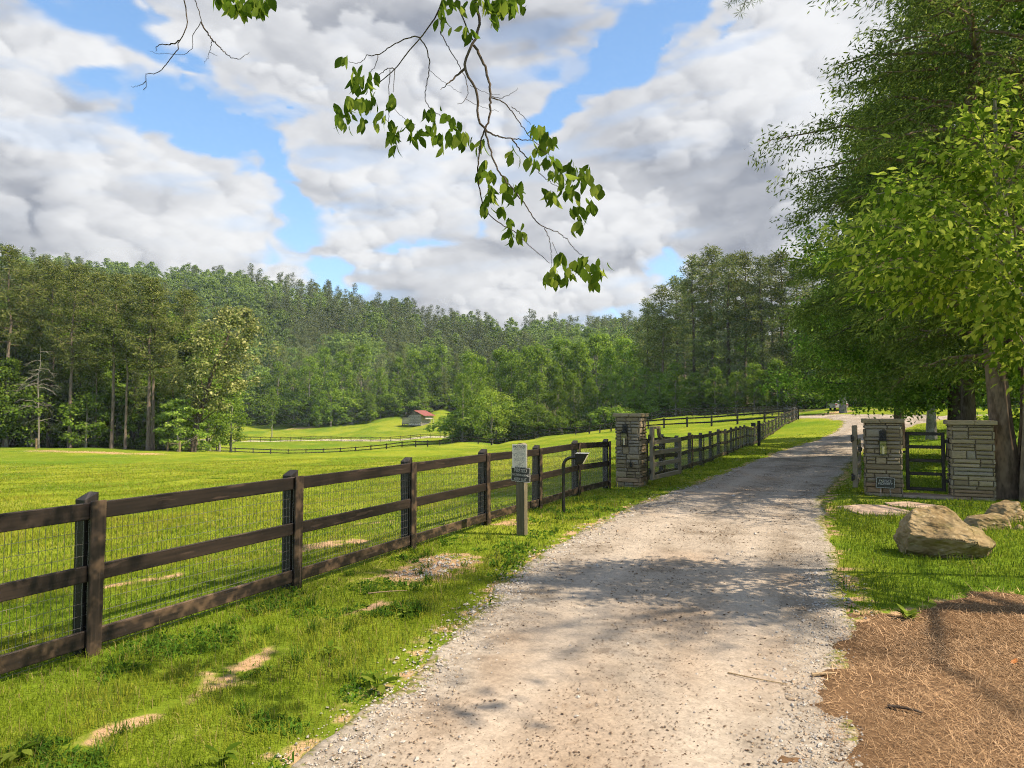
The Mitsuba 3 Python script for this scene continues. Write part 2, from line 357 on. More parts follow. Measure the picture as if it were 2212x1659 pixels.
def drive_tex(p, n, uv):
    big = fbm(p.x * .5, p.y * .35, 2.0, 3)
    mid = fbm(p.x * 2.6, p.y * 2.6, 5.0, 3)
    fine = fbm(p.x * 22, p.y * 22, 5.0, 2)
    c = mix((.172, .148, .120), (.322, .286, .242), smoothstep(.28, .72, big * .45 + mid * .55))
    c = mix(c, (.14, .12, .10), smoothstep(.58, .78, mid * .5 + fine * .5) * .8)
    c = mix(c, (.24, .165, .105), smoothstep(.60, .85, big) * .4)
    h = dr.abs(uv.x - .5) * 2
    c = mix(c, (.375, .335, .285), dr.exp(-dr.square((h - .42) / .16)) * smoothstep(.25, .6, big) * .55)
    c = mix(c, mix((.20, .175, .145), (.34, .315, .275), fine), smoothstep(.55, .9, h + (mid - .5) * .5) * .7)
    rag = smoothstep(-.03, .05, h - (.93 + .22 * (fbm(p.x * 1.7, p.y * 1.7, 8.0, 4) - .5) + .12 * (fine - .5)))
    c = mix(c, mix((.11, .15, .025), (.27, .20, .125), fine), rag)
    grit = fbm(p.x * 75, p.y * 75, 2.0, 2)
    return c * (.62 + .40 * fine + .42 * grit)


def drive_height(p, n, uv):
    return fbm(p.x * 14, p.y * 14, 3.0, 3)


def strip(La, Lb, ts, m, lift, bsdf, wob=0.0, seed=0, crown=0.0, rough=0.0):
    """A road between two edge curves, draped on the ground."""
    rows = []
    for t in ts:
        a, b = La(t), Lb(t)
        rows.append((a, b))
    A, B = np.array([r[0] for r in rows]), np.array([r[1] for r in rows])
    w = np.linalg.norm(B - A, axis=1, keepdims=True)
    na = meshkit.fbm(np.c_[A * 1.3, 0 * A[:, :1]], 4, seed)[:, None] - .5
    nb = meshkit.fbm(np.c_[B * 1.3, 0 * B[:, :1]], 4, seed + 5)[:, None] - .5
    d = (B - A) / w
    A, B = A + d * na * wob, B + d * nb * wob
    c = np.linspace(0, 1, m)
    xy = A[:, None] * (1 - c)[None, :, None] + B[:, None] * c[None, :, None]
    z = gz(xy[..., 0], xy[..., 1]) + lift + crown * (1 - (2 * c - 1) ** 2)[None]
    if rough:
        z = z + rough * (meshkit.fbm(np.stack([xy[..., 0] * 5, xy[..., 1] * 5, 0 * z], -1), 4, 9) - .5)
    z[:, 0] -= lift + .03; z[:, -1] -= lift + .03
    v = np.concatenate([xy, z[..., None]], -1).reshape(-1, 3)
    n = len(ts)
    i, j = np.meshgrid(np.arange(n - 1), np.arange(m - 1), indexing='ij')
    q = (i * m + j).ravel()
    f = np.vstack([np.stack([q, q + 1, q + m + 1], 1), np.stack([q, q + m + 1, q + m], 1)])
    uv = np.stack(np.broadcast_arrays(c[None], np.arange(n)[:, None] * .1), -1).reshape(-1, 2)
    return mikit.ply((v, f), bsdf, smooth=True, uv=uv)


scene['ground_cover'] = {'type': 'twosided', 'b': {'type': 'diffuse', 'reflectance': proc(ground_tex)}}
scene['drive_gravel'] = {'type': 'twosided', 'b': {'type': 'diffuse', 'reflectance': proc(drive_tex)}}
scene['ground'] = build_ground()
labels['ground'] = {'label': 'rolling green pasture, verges and forest floor', 'kind': 'structure'}
scene['driveway'] = strip(DLs, DRs, np.r_[np.linspace(0, .5, 420)[:-1], np.linspace(.5, 1, 120)], 64, .022, 'drive_gravel', wob=.35, seed=4, rough=.022)
labels['driveway'] = {'label': 'pale packed gravel driveway curving up to the right', 'kind': 'structure'}
ca, cb = CubicSpline([0, .33, .66, 1], SIDE_A), CubicSpline([0, .33, .66, 1], SIDE_B)
scene['side_road'] = strip(ca, cb, np.linspace(0, 1, 40), 10, .05, 'drive_gravel', wob=.3, seed=8)
labels['side_road'] = {'label': 'gravel branch road running right behind the gate pillars', 'kind': 'structure'}
# ---------------------------------------------------------------- wood, stone and metal
def wood_tex(base, light, dust=0.0):
    def fn(p, n, uv):
        g = fbm(uv.x * 3.0, uv.y * 55.0, 0.0, 3)
        s = fbm(uv.x * 1.1, uv.y * 6.0, 4.0, 2)
        c = mix(base, light, smoothstep(.25, .8, g * .6 + s * .4)) * (.62 + .76 * noise(uv.y * 1.1, 3.0))
        c = mix(c, (light[0] * 2.8, light[1] * 2.8, light[2] * 2.9), smoothstep(.70, .80, fbm(uv.x * 2.3, uv.y * 24.0, 9.0, 3)) * .55)
        if dust:
            spl = fbm(p.x * 9, p.y * 9, p.z * 9, 3)
            c = mix(c, (.24, .16, .095), smoothstep(.42, .75, spl) * dust)
        return c
    return proc(fn)


def wood(name, base, light, dust=0.0, rough=.55):
    scene[name] = {'type': 'principled', 'base_color': wood_tex(base, light, dust), 'roughness': rough, 'specular': .35}


wood('stained_rail', (.009, .0066, .0053), (.025, .017, .0125))
wood('dusty_rail', (.010, .0078, .0063), (.033, .0235, .0175), .32)
wood('black_board', (.010, .009, .008), (.026, .022, .019))
wood('weathered_post', (.13, .115, .07), (.26, .225, .15), .0, .8)
wood('barn_board', (.20, .19, .18), (.40, .385, .37), .0, .85)
wood('tan_post', (.22, .16, .09), (.36, .27, .16), .0, .8)
scene['wire'] = {'type': 'twosided', 'b': {'type': 'roughconductor', 'alpha': .35, 'specular_reflectance': rgb(.22, .22, .21)}}
scene['black_metal'] = {'type': 'principled', 'base_color': rgb(.012, .012, .012), 'roughness': .4, 'specular': .4}
scene['black_paint'] = {'type': 'principled', 'base_color': rgb(.014, .0125, .011), 'roughness': .5, 'specular': .4}


def gate_tex(p, n, uv):
    w = fbm(p.x * 5, p.y * 5, p.z * 9, 3)
    return mix((.135, .112, .078), (.195, .166, .12), w)


scene['tan_metal'] = {'type': 'principled', 'base_color': proc(gate_tex), 'roughness': .55, 'specular': .4}


def stone_tex(p, n, uv):
    f1 = fbm(p.x * 9, p.y * 9, p.z * 22, 3)
    f2 = fbm(p.x * 45, p.y * 45, p.z * 60, 2)
    c = mix((.21, .168, .108), (.36, .298, .20), uv.x)
    c = mix(c, (.28, .25, .20), smoothstep(.55, .95, uv.y))
    c = c * (.66 + .42 * f1 + .28 * f2)
    return mix(c, (.15, .14, .10), smoothstep(.56, .74, f1) * .55)


def stone_bump(p, n, uv):
    return fbm(p.x * 28, p.y * 28, p.z * 40, 3)


scene['field_stone'] = {'type': 'twosided', 'b': {'type': 'bumpmap', 'arbitrary': proc(stone_bump, .004), 'scale': .016, 'bsdf': {'type': 'diffuse', 'reflectance': proc(stone_tex)}}}


def red_stone_tex(p, n, uv):
    f1 = fbm(p.x * 9, p.y * 9, p.z * 22, 3)
    return mix((.27, .19, .12), (.36, .26, .17), uv.x) * (.65 + .65 * f1)


scene['stained_stone'] = {'type': 'twosided', 'b': {'type': 'diffuse', 'reflectance': proc(red_stone_tex)}}


def mortar_tex(p, n, uv):
    return mix((.07, .06, .045), (.13, .115, .09), fbm(p.x * 30, p.y * 30, p.z * 30, 2))


scene['mortar'] = {'type': 'diffuse', 'reflectance': proc(mortar_tex)}


# ---------------------------------------------------------------- fences
def board(p0, p1, width, thick, nrm, rng, bend=.004):
    """A plank between two points (centre line), its width upright, its thickness along nrm; with wood-grain uv."""
    p0, p1, nrm = np.asarray(p0, float), np.asarray(p1, float), np.asarray(nrm, float)
    L = np.linalg.norm(p1 - p0)
    up = np.array([0, 0, 1.0])
    b = min(.006, thick * .25)
    prof = [(-thick / 2 + b, -width / 2), (thick / 2 - b, -width / 2), (thick / 2, -width / 2 + b), (thick / 2, width / 2 - b), (thick / 2 - b, width / 2), (-thick / 2 + b, width / 2), (-thick / 2, width / 2 - b), (-thick / 2, -width / 2 + b)]
    v, uv = [], []
    o = rng.random(2) * 40
    for s, c in ((0, p0), (1, p1)):
        jit = rng.normal(0, bend, 2)
        for k, (a, h) in enumerate(prof):
            v.append(c + nrm * (a + jit[0] * .5) + up * (h + jit[1]))
            uv.append((o[0] + s * L, o[1] + (h if abs(a) > thick / 2 - 1e-6 else h + a)))
    f = [(0 + k, (k + 1) % 8, 8 + (k + 1) % 8) for k in range(8)] + [(k, 8 + (k + 1) % 8, 8 + k) for k in range(8)]
    f += [(0, k + 1, k) for k in range(1, 7)] + [(8, 8 + k, 8 + k + 1) for k in range(1, 7)]
    return np.array(v), np.array(f), np.array(uv)


def upright(xy, z0, z1, w, t, along, rng, slant=0.0):
    """A square post or face board: w along the fence, t across it; uv runs up the grain."""
    along = np.array([along[0], along[1], 0]); nr = np.array([along[1], -along[0], 0])
    lean = rng.normal(0, .006, 2)
    v, uv = [], []
    o = rng.random(2) * 40
    b = .006
    prof = [(-w / 2 + b, -t / 2), (w / 2 - b, -t / 2), (w / 2, -t / 2 + b), (w / 2, t / 2 - b), (w / 2 - b, t / 2), (-w / 2 + b, t / 2), (-w / 2, t / 2 - b), (-w / 2, -t / 2 + b)]
    for s, z in ((0, z0), (1, z1)):
        for a, h in prof:
            zz = z + (slant * (a / w) if s else 0)
            v.append(np.array([xy[0], xy[1], zz]) + along * (a + s * lean[0]) + nr * (h + s * lean[1]))
            uv.append((o[0] + zz, o[1] + a + h))
    f = [(0 + k, (k + 1) % 8, 8 + (k + 1) % 8) for k in range(8)] + [(k, 8 + (k + 1) % 8, 8 + k) for k in range(8)]
    f += [(0, k + 1, k) for k in range(1, 7)] + [(8, 8 + k, 8 + k + 1) for k in range(1, 7)]
    return np.array(v), np.array(f), np.array(uv)


def mply(t, bsdf):
    return mikit.ply((t[0], t[1]), bsdf, uv=t[2])


def ranch_fence(name, label, posts, seed, rails=((1.245, .145), (.705, .14), (.155, .145)), wire=13, face=True, first_board=0, mat=('black_board', 'stained_rail', 'dusty_rail'), H=1.36, nside=1, pw=.13, group=None):
    rng = np.random.default_rng(seed)
    k = thing(name, label, 'fence', group)
    P = np.array(posts, float)
    z = gz(P[:, 0], P[:, 1])
    n = len(P)
    tan = unit(np.gradient(P, axis=0))
    for i in range(n):
        t, nr = tan[i], np.array([tan[i][1], -tan[i][0]]) * nside
        part(k, 'post', mply(upright(P[i] - nr * .095, z[i] - .05, z[i] + H + rng.normal(0, .01), pw, pw, t, rng, slant=.06 if face else .0), mat[0]))
        if face:
            part(k, 'face_board', mply(upright(P[i] + nr * .0315, z[i] - .03, z[i] + 1.325 + rng.normal(0, .006), .135, .028, t, rng), mat[2] if i < 9 else mat[1]))
    for i in range(n - 1):
        d = unit(P[i + 1] - P[i]); nr3 = np.array([d[1], -d[0], 0]) * nside
        for r, (h, w) in enumerate(rails):
            a, b = np.r_[P[i], z[i] + h], np.r_[P[i + 1], z[i + 1] + h]
            gap = np.r_[d, 0] * (.004 if face else .003)
            part(k, 'rail', mply(board(a + gap, b - gap, w, .032, nr3, rng), mat[2] if r == len(rails) - 1 and face else mat[1]))
    if wire:
        m = MB()
        for i in range(n - 1):
            d = unit(P[i + 1] - P[i]); nr3 = np.array([d[1], -d[0], 0]) * nside
            L = np.linalg.norm(P[i + 1] - P[i])
            off = -nr3 * .0245
            fine = i < 14
            hs = np.linspace(.05, 1.27, wire)
            for h in hs:
                q = np.linspace(0, 1, 7 if fine else 2)[:, None]
                pts = (1 - q) * np.r_[P[i], z[i] + h] + q * np.r_[P[i + 1], z[i + 1] + h] + off
                if fine:
                    pts[1:-1, 2] += rng.normal(0, .0035, 5)
                m.add(*tube(pts, .0021, 3, False))
            nv = int(L / .052) if fine else int(L / .11)
            for q in (np.arange(nv) + .5) / nv:
                b = (1 - q) * np.r_[P[i], z[i]] + q * np.r_[P[i + 1], z[i + 1]] + off
                e = rng.normal(0, .004)
                m.add(*tube([b + [0, 0, .05], b + [d[0] * e, d[1] * e, .66], b + [0, 0, 1.27]], .0023 if fine else .0026, 3, False))
        part(k, 'wire_mesh', m.ply('wire'), 'woven wire mesh behind the boards', 'stuff')
    return k


near_posts = [N0 + DN * i for i in range(-1, 6)] + [np.array([2.72, 19.62])]
ranch_fence('board_fence', 'dark brown board fence with wire mesh on the left, ending at the left pillar', near_posts, 21)
far_line = CubicSpline([0, .12, .25, .42, .6, .7, .8, .9, 1], np.array([(4.02, 20.9), (7.6, 28.6), (11.6, 37.2), (16.4, 48.0), (20.6, 57.2), (23.0, 62.4), (25.7, 67.6), (29.2, 74.2), (33.0, 80.6)]))
_t = np.linspace(0, 1, 2000); _p = far_line(_t); _s = np.r_[0, np.cumsum(np.linalg.norm(np.diff(_p, axis=0), axis=1))]
FAR = np.array([[np.interp(s, _s, _p[:, 0]), np.interp(s, _s, _p[:, 1])] for s in np.linspace(0, _s[-1], int(_s[-1] / 2.42) + 1)])
ranch_fence('board_fence', 'brown board fence with wire mesh along the driveway beyond the open tan gate', FAR, 22)


def spaced(pts, step):
    p = np.array(pts, float)
    s = np.r_[0, np.cumsum(np.linalg.norm(np.diff(p, axis=0), axis=1))]
    t = np.linspace(0, s[-1], int(s[-1] / step) + 1)
    return np.c_[np.interp(t, s, p[:, 0]), np.interp(t, s, p[:, 1])]


BLK = ('black_board', 'black_board', 'black_board')
R3 = ((1.2, .15), (.75, .14), (.3, .14))
R2 = ((1.14, .19), (.50, .18))
ranch_fence('pasture_fence', 'black board fence crossing the pasture from the far corner and dipping out of sight', spaced([(32.7, 80.9), (27, 87.5), (20, 95), (16, 106), (12.5, 115), (6, 124.5), (-10, 139), (-22, 149), (-38, 153), (-50, 149), (-63, 139.5)], 3.6), 23, rails=R2, wire=0, face=False, mat=BLK, nside=-1, pw=.18)
ranch_fence('pasture_fence', 'black fence with dense wire mesh in front of the right-hand woods', spaced([(33.6, 81.8), (37.0, 91), (39.2, 101), (39.4, 112), (37, 123), (31, 130), (24, 133)], 2.6), 24, rails=((1.42, .15), (.9, .14), (.3, .14)), wire=9, face=False, mat=BLK, H=1.55, nside=-1)
ranch_fence('pasture_fence', 'thin black fence along the pale track in the valley below the barn', spaced([(-104, 204), (-89, 206), (-45, 207.5), (0, 206), (8, 204)], 2.9), 25, rails=R3, wire=0, face=False, mat=BLK, nside=-1)

# ---------------------------------------------------------------- stone gate pillars
GD = unit(np.array([5.78, -2.9]))            # along the gateway, from the left pillar to the right
GN = np.array([GD[1], -GD[0]])               # facing out, towards the camera
GA = math.atan2(GD[1], GD[0])
PIL = [np.array([3.47, 20.28]), np.array([9.27, 17.42]), np.array([10.93, 16.62])]


def stone(mb, c, u, w_, h_, nrm, depth, rng, tone):
    """One veneer stone, pillowed, twelve triangles; c is the middle of its back."""
    up = np.array([0, 0, 1.0])
    e = [(-1, -1), (1, -1), (1, 1), (-1, 1)]
    back = [c + u * a * w_ / 2 + up * b * h_ / 2 for a, b in e]
    ins = min(.012, h_ * .16)
    fr = [c + u * a * (w_ / 2 - ins * rng.uniform(.5, 1.6)) + up * b * (h_ / 2 - ins * rng.uniform(.5, 1.6)) + nrm * depth * rng.uniform(.62, 1.0) for a, b in e]
    mid = c + nrm * depth * rng.uniform(.95, 1.25) + u * w_ * rng.uniform(-.2, .2) + up * h_ * rng.uniform(-.2, .2)
    v = np.array(back + fr + [mid])
    f = []
    for k in range(4):
        j = (k + 1) % 4
        f += [(k, j, 4 + j), (k, 4 + j, 4 + k), (4 + k, 4 + j, 8)]
    return mb.add(v, f, tone)


def pillar(name, label, c, w, ztop, seed, courses, wx=None):
    rng = np.random.default_rng(seed)
    k = thing(name, label, 'pillar')
    wy = w; wx = wx or w
    z0 = gz1(*c) - .06
    zt = ztop - .105
    part(k, 'core', MB().add(*box([c[0], c[1], (z0 + zt) / 2], [wx - .035, wy - .035, zt - z0], GA)).ply('mortar'))
    z = z0 + .02
    ci = 0
    while z < zt - .02:
        h = min(rng.choice(courses), zt - z)
        if zt - z - h < .05:
            h = zt - z
        for s in range(4):
            a = GA + s * math.pi / 2
            u = np.array([math.cos(a), math.sin(a), 0]); nr = np.array([math.sin(a), -math.cos(a), 0])
            half = (wx if s % 2 == 0 else wy) / 2; dep = (wy if s % 2 == 0 else wx) / 2
            lo, hi = (-half, half) if (ci + s) % 2 == 0 else (-half + .03, half - .03)
            nst = rng.choice([1, 2, 2, 3, 3]) if h > .09 else rng.choice([1, 2, 2])
            cuts = np.r_[lo, np.sort(lo + (hi - lo) * (np.arange(1, nst) / nst + rng.normal(0, .09, nst - 1))), hi]
            for q in range(nst):
                bx = np.r_[c, 0] + u * (cuts[q] + cuts[q + 1]) / 2 + nr * (dep - .02) + [0, 0, z + h / 2]
                tone = (rng.random(), rng.random())
                sub = [(bx, h)] if h < .15 or rng.random() < .55 else [(bx - [0, 0, h * .25], h * .5), (bx + [0, 0, h * .25], h * .5)]
                for bb, hh in sub:
                    m = stone(MB(), bb, u, cuts[q + 1] - cuts[q] - .010, hh - .009, nr, .032 + rng.random() * .026, rng, (rng.random(), tone[1]))
                    part(k, 'stone', m.ply('stained_stone' if z < z0 + .30 and rng.random() < .55 else 'field_stone'))
        z += h; ci += 1
    # coping of four slabs
    o = .07
    X, Y = wx / 2 + o, wy / 2 + o
    sp = rng.uniform(-.12, .12) * wx
    sp2 = rng.uniform(-.2, .2) * wx
    for (x0, x1, y0, y1) in ((-X, sp, -Y, -.02), (sp + .008, X, -Y, .05), (-X, sp2, -.012, Y), (sp2 + .008, X, .058, Y)):
        r = rot(0, 0, GA)
        cc = np.array([(x0 + x1) / 2, (y0 + y1) / 2, 0])
        v, f = bevbox([0, 0, 0], [x1 - x0, y1 - y0, .10], .012)
        v = v + rng.normal(0, .0025, v.shape) + cc
        v = v @ r.T + [c[0], c[1], zt + .056]
        part(k, 'coping_stone', MB().add(v, f, (rng.random() * .6 + .4, rng.random())).ply('field_stone'))
    return k


pillar('stone_pillar', 'stone gate pillar beside the end of the near board fence, holding the open tan gate', PIL[0], .70, 2.06, 31, [.09, .12, .15, .18, .22, .13])
pillar('stone_pillar', 'middle stone pillar in shade, between the driveway and the black walk gate', PIL[1], .80, 1.93, 32, [.09, .11, .14, .17, .20, .13])
pillar('stone_pillar', 'rightmost stone pillar, between the black walk gate and the thick tree trunk', PIL[2], .84, 1.90, 33, [.09, .11, .14, .16, .19, .13])


def frame(c2, z, fx=None):
    """Local frame of the gateway: x along it, y out of the wall away from the camera, z up."""
    R = rot(0, 0, GA)
    return lambda v: np.asarray(v) @ R.T + [c2[0], c2[1], z]


def lantern(label, pil, dep, z, off, seed):
    k = thing('wall_lantern', label, 'lantern', None)
    base = pil + GN * (dep / 2 + .012) + GD * off
    f = frame(base, z)
    y = -1  # out of the wall is -y in the local frame

    def put(name, pieces, bsdf, **kw):
        m = MB()
        for v, fc in pieces:
            m.add(f(v), fc)
        part(k, name, m.ply(bsdf), **kw)
    put('back_plate', [bevbox([0, -.012, .13], [.15, .024, .28], .004)], 'black_metal')
    a = np.linspace(0, 2 * np.pi, 17)
    put('hook_ring', [tube(np.c_[.038 * np.cos(a), -.05 + 0 * a, .17 + .042 * np.sin(a)], .005, 5, False), tube([[0, -.02, .215], [0, -.06, .222], [0, -.10, .19], [0, -.11, .06]], .006, 5)], 'black_metal')
    put('lamp_roof', [bevbox([0, -.115, .05], [.19, .17, .018], .004), bevbox([0, -.115, .075], [.12, .11, .035], .006)], 'black_metal')
    bars = [bevbox([sx * .078, -.115 + sy * .07, -.135], [.013, .013, .36], .002) for sx in (-1, 1) for sy in (-1, 1)]
    bars += [bevbox([0, -.115, -.318], [.175, .158, .016], .003)]
    bars += [bevbox([0, -.115 + s * .07, .028], [.156, .013, .02], .002) for s in (-1, 1)] + [bevbox([s * .078, -.115, .028], [.013, .14, .02], .002) for s in (-1, 1)]
    put('lamp_frame', bars, 'black_metal')
    g = MB()
    for s in (-1, 1):
        for (p, q) in (((-.07, s * .064), (.07, s * .064)), ((s * .072, -.06), (s * .072, .06))):
            v = np.array([[p[0], p[1] - .115, -.31], [q[0], q[1] - .115, -.31], [q[0], q[1] - .115, .02], [p[0], p[1] - .115, .02]])
            g.add(f(v), [(0, 1, 2), (0, 2, 3)])
    part(k, 'glass', g.ply('pane_glass'))
    t = np.arange(8) * np.pi / 4
    put('candle_sleeve', [tube([[0, -.115, -.305], [0, -.115, -.12]], .026, 10)], 'cream_sleeve')


scene['pane_glass'] = {'type': 'thindielectric', 'int_ior': 1.5}
scene['cream_sleeve'] = {'type': 'diffuse', 'reflectance': rgb(.62, .58, .42)}
lantern('black wall lantern on the left stone pillar next to the tan gate', PIL[0], .73, 1.47, -.06, 1)
lantern('black wall lantern on the shaded stone pillar left of the walk gate', PIL[1], .83, 1.38, .0, 2)
k = thing('sensor_box', 'small black sensor box low on the left stone pillar', 'sensor')
f = frame(PIL[0] + GN * .395 + GD * .13, .62)
part(k, 'mount', MB().add(f(bevbox([0, -.008, 0], [.10, .02, .13], .004)[0]), bevbox([0, 0, 0], [.10, .02, .13], .004)[1]).ply('tan_metal'))
bb = bevbox([0, -.045, -.01], [.075, .07, .15], .01)
part(k, 'housing', MB().add(f(bb[0]), bb[1]).ply('black_metal'))

# ---------------------------------------------------------------- driveway gate, two leaves swung open
def gate_leaf(label, hinge, free, seed):
    k = thing('driveway_gate', label, 'gate', None)
    h, e = np.array(hinge, float), np.array(free, float)
    L = np.linalg.norm(e - h); d = (e - h) / L
    a = math.atan2(d[1], d[0])
    R = rot(0, 0, a)
    z = gz1(*h) + .20

    def put(name, pieces, bsdf='tan_metal'):
        m = MB()
        for v, fc in pieces:
            m.add(np.asarray(v) @ R.T + [h[0], h[1], z], fc)
        part(k, name, m.ply(bsdf))
    t = .085
    put('hinge_stile', [bevbox([.075, 0, .76], [.15, t + .02, 1.52], .006)])
    put('end_stile', [bevbox([L - .06, 0, .56], [.12, t, 1.12], .006)])
    for zz in (.06, .42, .76, 1.06):
        put('rail', [bevbox([(L + .03) / 2, 0, zz], [L - .274, t - .01, .12], .006)])
    put('top_rail', [bevbox([.42, 0, 1.48], [.538, t - .004, .07], .006)])
    c = np.linspace(0, 1, 9)
    cur = np.c_[.66 - .02 + .42 * c ** 2.2, 0 * c, 1.445 - .325 * (1 - (1 - c) ** 2.2)]
    v = np.array([[p[0] + s * .055 * (1 - .5 * q), y, p[2] + (0 if s < 0 else .02)] for q, p in zip(c, cur) for s in (-1, 1) for y in (-t / 2, t / 2)])
    n = len(c)
    fc = []
    for i in range(n - 1):
        b = 4 * i
        for (p, q) in ((0, 1), (1, 3), (3, 2), (2, 0)):
            fc += [(b + p, b + q, b + 4 + q), (b + p, b + 4 + q, b + 4 + p)]
    fc += [(0, 2, 3), (0, 3, 1), (4 * n - 4, 4 * n - 3, 4 * n - 1), (4 * n - 4, 4 * n - 1, 4 * n - 2)]
    put('curved_brace', [(v, fc)])
    for zz in (.25, 1.2):
        put('hinge', [bevbox([-.03, .03, zz], [.10, .05, .11], .006), tube([[-.02, .06, zz - .09], [-.02, .06, zz + .09]], .022, 8)], 'black_metal')
    put('gate_opener_arm', [tube([[-.02, -.10, .92], [1.0, -.055, .92]], .026, 8), bevbox([.25, -.115, .92], [.5, .07, .09], .01)], 'black_metal')
    return k


gate_leaf('tan metal driveway gate leaf swung open beside the left stone pillar', (3.94, 19.72), (5.30, 21.95), 1)
gate_leaf('tan gate leaf seen edge-on at the left side of the middle stone pillar', (8.42, 17.12), (9.75, 19.55), 2)

# black walk gate between the two right pillars
k = thing('walk_gate', 'black five-bar metal walk gate between the two right-hand stone pillars', 'gate')
mid = (PIL[1] + PIL[2]) / 2 + GN * .05 - GD * .01
gap = np.linalg.norm(PIL[2] - PIL[1]) - .86
f = frame(mid, gz1(*mid) + .16)
Wg, Hg = gap - .15, 1.42


def putg(name, pieces, bsdf='black_paint'):
    m = MB()
    for v, fc in pieces:
        m.add(f(v), fc)
    part(k, name, m.ply(bsdf))


for s in (-1, 1):
    putg('stile', [bevbox([s * (Wg / 2 - .04), 0, Hg / 2], [.08, .05, Hg], .005)])
for zz in (.04, .41, .73, 1.06, Hg - .04):
    putg('bar', [bevbox([0, 0, zz], [Wg - .164, .044, .08], .005)])
for zz in (.25, 1.2):
    putg('hinge', [bevbox([Wg / 2 + .035, .0, zz], [.066, .04, .08], .005)], 'black_metal')
putg('latch', [bevbox([-Wg / 2 - .03, 0, .93], [.055, .03, .05], .004)], 'black_metal')
putg('hanging_post', [bevbox([Wg / 2 + .092, .02, Hg / 2], [.045, .05, Hg + .1], .004)])
# ---------------------------------------------------------------- foliage materials
def leaf_tex(a, b, c, sc=.12):
    def fn(p, n, uv):
        w = noise(p.x * sc, p.y * sc, p.z * sc * .6)
        g = noise(p.x * sc * .5 + 7.3, p.y * sc * .5, p.z * sc * .2)
        q = mix(a, b, smoothstep(.1, .9, uv.x * .65 + w * .35))
        return mix(q, c, smoothstep(.62, .95, uv.y)) * (.75 + .5 * uv.y) * (.58 + .80 * g)
    return proc(fn)


def leafy(name, a, b, c, trans=.8, rough=.5, sc=.12):
    scene[name] = {'type': 'principledthin', 'base_color': leaf_tex(a, b, c, sc), 'roughness': rough, 'diff_trans': trans, 'spec_trans': 0.0, 'eta': 1.3}


leafy('pine_needles', (.100, .142, .036), (.185, .232, .062), (.235, .25, .095), .75)
leafy('conifer_needles', (.120, .175, .060), (.205, .265, .088), (.26, .29, .12), .8)
leafy('broad_leaves', (.105, .195, .024), (.205, .335, .042), (.30, .41, .07), 1.05)
leafy('pale_leaves', (.130, .230, .030), (.215, .320, .045), (.29, .37, .09), 1.0)
leafy('olive_leaves', (0.120, 0.160, 0.042), (0.216, 0.240, 0.077), (0.304, 0.304, 0.136), .7)
leafy('hill_leaves', (.115, .190, .055), (.185, .275, .065), (.25, .34, .09), .95, .6, .035)
leafy('cedar_leaves', (0.091, 0.146, 0.032), (0.183, 0.256, 0.046), (0.256, 0.329, 0.073), .9)
leafy('holly_leaves', (0.096, 0.198, 0.029), (0.198, 0.342, 0.043), (0.312, 0.444, 0.084), 1.0, .35)
leafy('lime_leaves', (.21, .33, .035), (.29, .41, .05), (.36, .45, .09), 1.1, .5, 2.0)
leafy('twig_leaves', (.085, .155, .016), (.150, .240, .024), (.21, .275, .042), 1.2, .38, 1.5)
leafy('dogwood_leaves', (.115, .205, .018), (.255, .350, .032), (.37, .43, .07), 1.1, .36, 1.2)


def bark_tex(a, b):
    def fn(p, n, uv):
        g = fbm(p.x * 9 + p.y * 3, p.y * 9, p.z * 1.6, 3)
        h = fbm(p.x * 30, p.y * 30, p.z * 8, 2)
        return mix(a, b, smoothstep(.25, .75, g * .6 + h * .4))
    return proc(fn)


scene['pine_bark'] = {'type': 'diffuse', 'reflectance': bark_tex((.10, .078, .06), (.24, .195, .16))}
scene['grey_bark'] = {'type': 'diffuse', 'reflectance': bark_tex((.13, .12, .105), (.30, .28, .25))}
scene['cedar_bark'] = {'type': 'diffuse', 'reflectance': bark_tex((.085, .062, .045), (.25, .19, .14))}
scene['dark_bark'] = {'type': 'diffuse', 'reflectance': bark_tex((.045, .034, .026), (.13, .105, .085))}


def blades(base, axis, nrm, L, W, uv, belly=.45, fold=.0):
    """Diamond leaves: two triangles each."""
    side = unit(np.cross(axis, nrm))
    L, W = np.broadcast_to(L, len(base))[:, None], np.broadcast_to(W, len(base))[:, None]
    m = base + axis * L * belly + nrm * (L * fold)
    v = np.stack([base, m + side * W / 2, base + axis * L, m - side * W / 2], 1).reshape(-1, 3)
    o = np.arange(len(base))[:, None] * 4
    f = np.vstack([o + [0, 1, 2], o + [0, 2, 3]])
    return v, f, np.repeat(uv, 4, axis=0)


def rdir(rng, n):
    return unit(rng.normal(size=(n, 3)))


def clump_leaves(rng, c, s, n, L, W, flat=.75, up=.6, out=.8, droop=.25):
    """Leaves in soft clumps round the centres c of sizes s: faces turned up and outwards, so that clumps catch the light."""
    k = len(c)
    idx = np.repeat(np.arange(k), n)
    d = rdir(rng, len(idx)) * (rng.random((len(idx), 1)) ** .45)
    pos = c[idx] + d * s[idx, None] * [1, 1, flat]
    nr = unit(d * out + [0, 0, up] + rng.normal(size=d.shape) * .34)
    ax = unit(np.cross(nr, rdir(rng, len(idx))) + [0, 0, -droop])
    tone = rng.random(k)
    uv = np.stack([np.clip(tone[idx] * .7 + rng.random(len(idx)) * .3, 0, 1), rng.random(len(idx))], 1)
    sz = rng.uniform(.7, 1.3, len(idx))
    return blades(pos, ax, nr, L * sz, W * sz, uv)


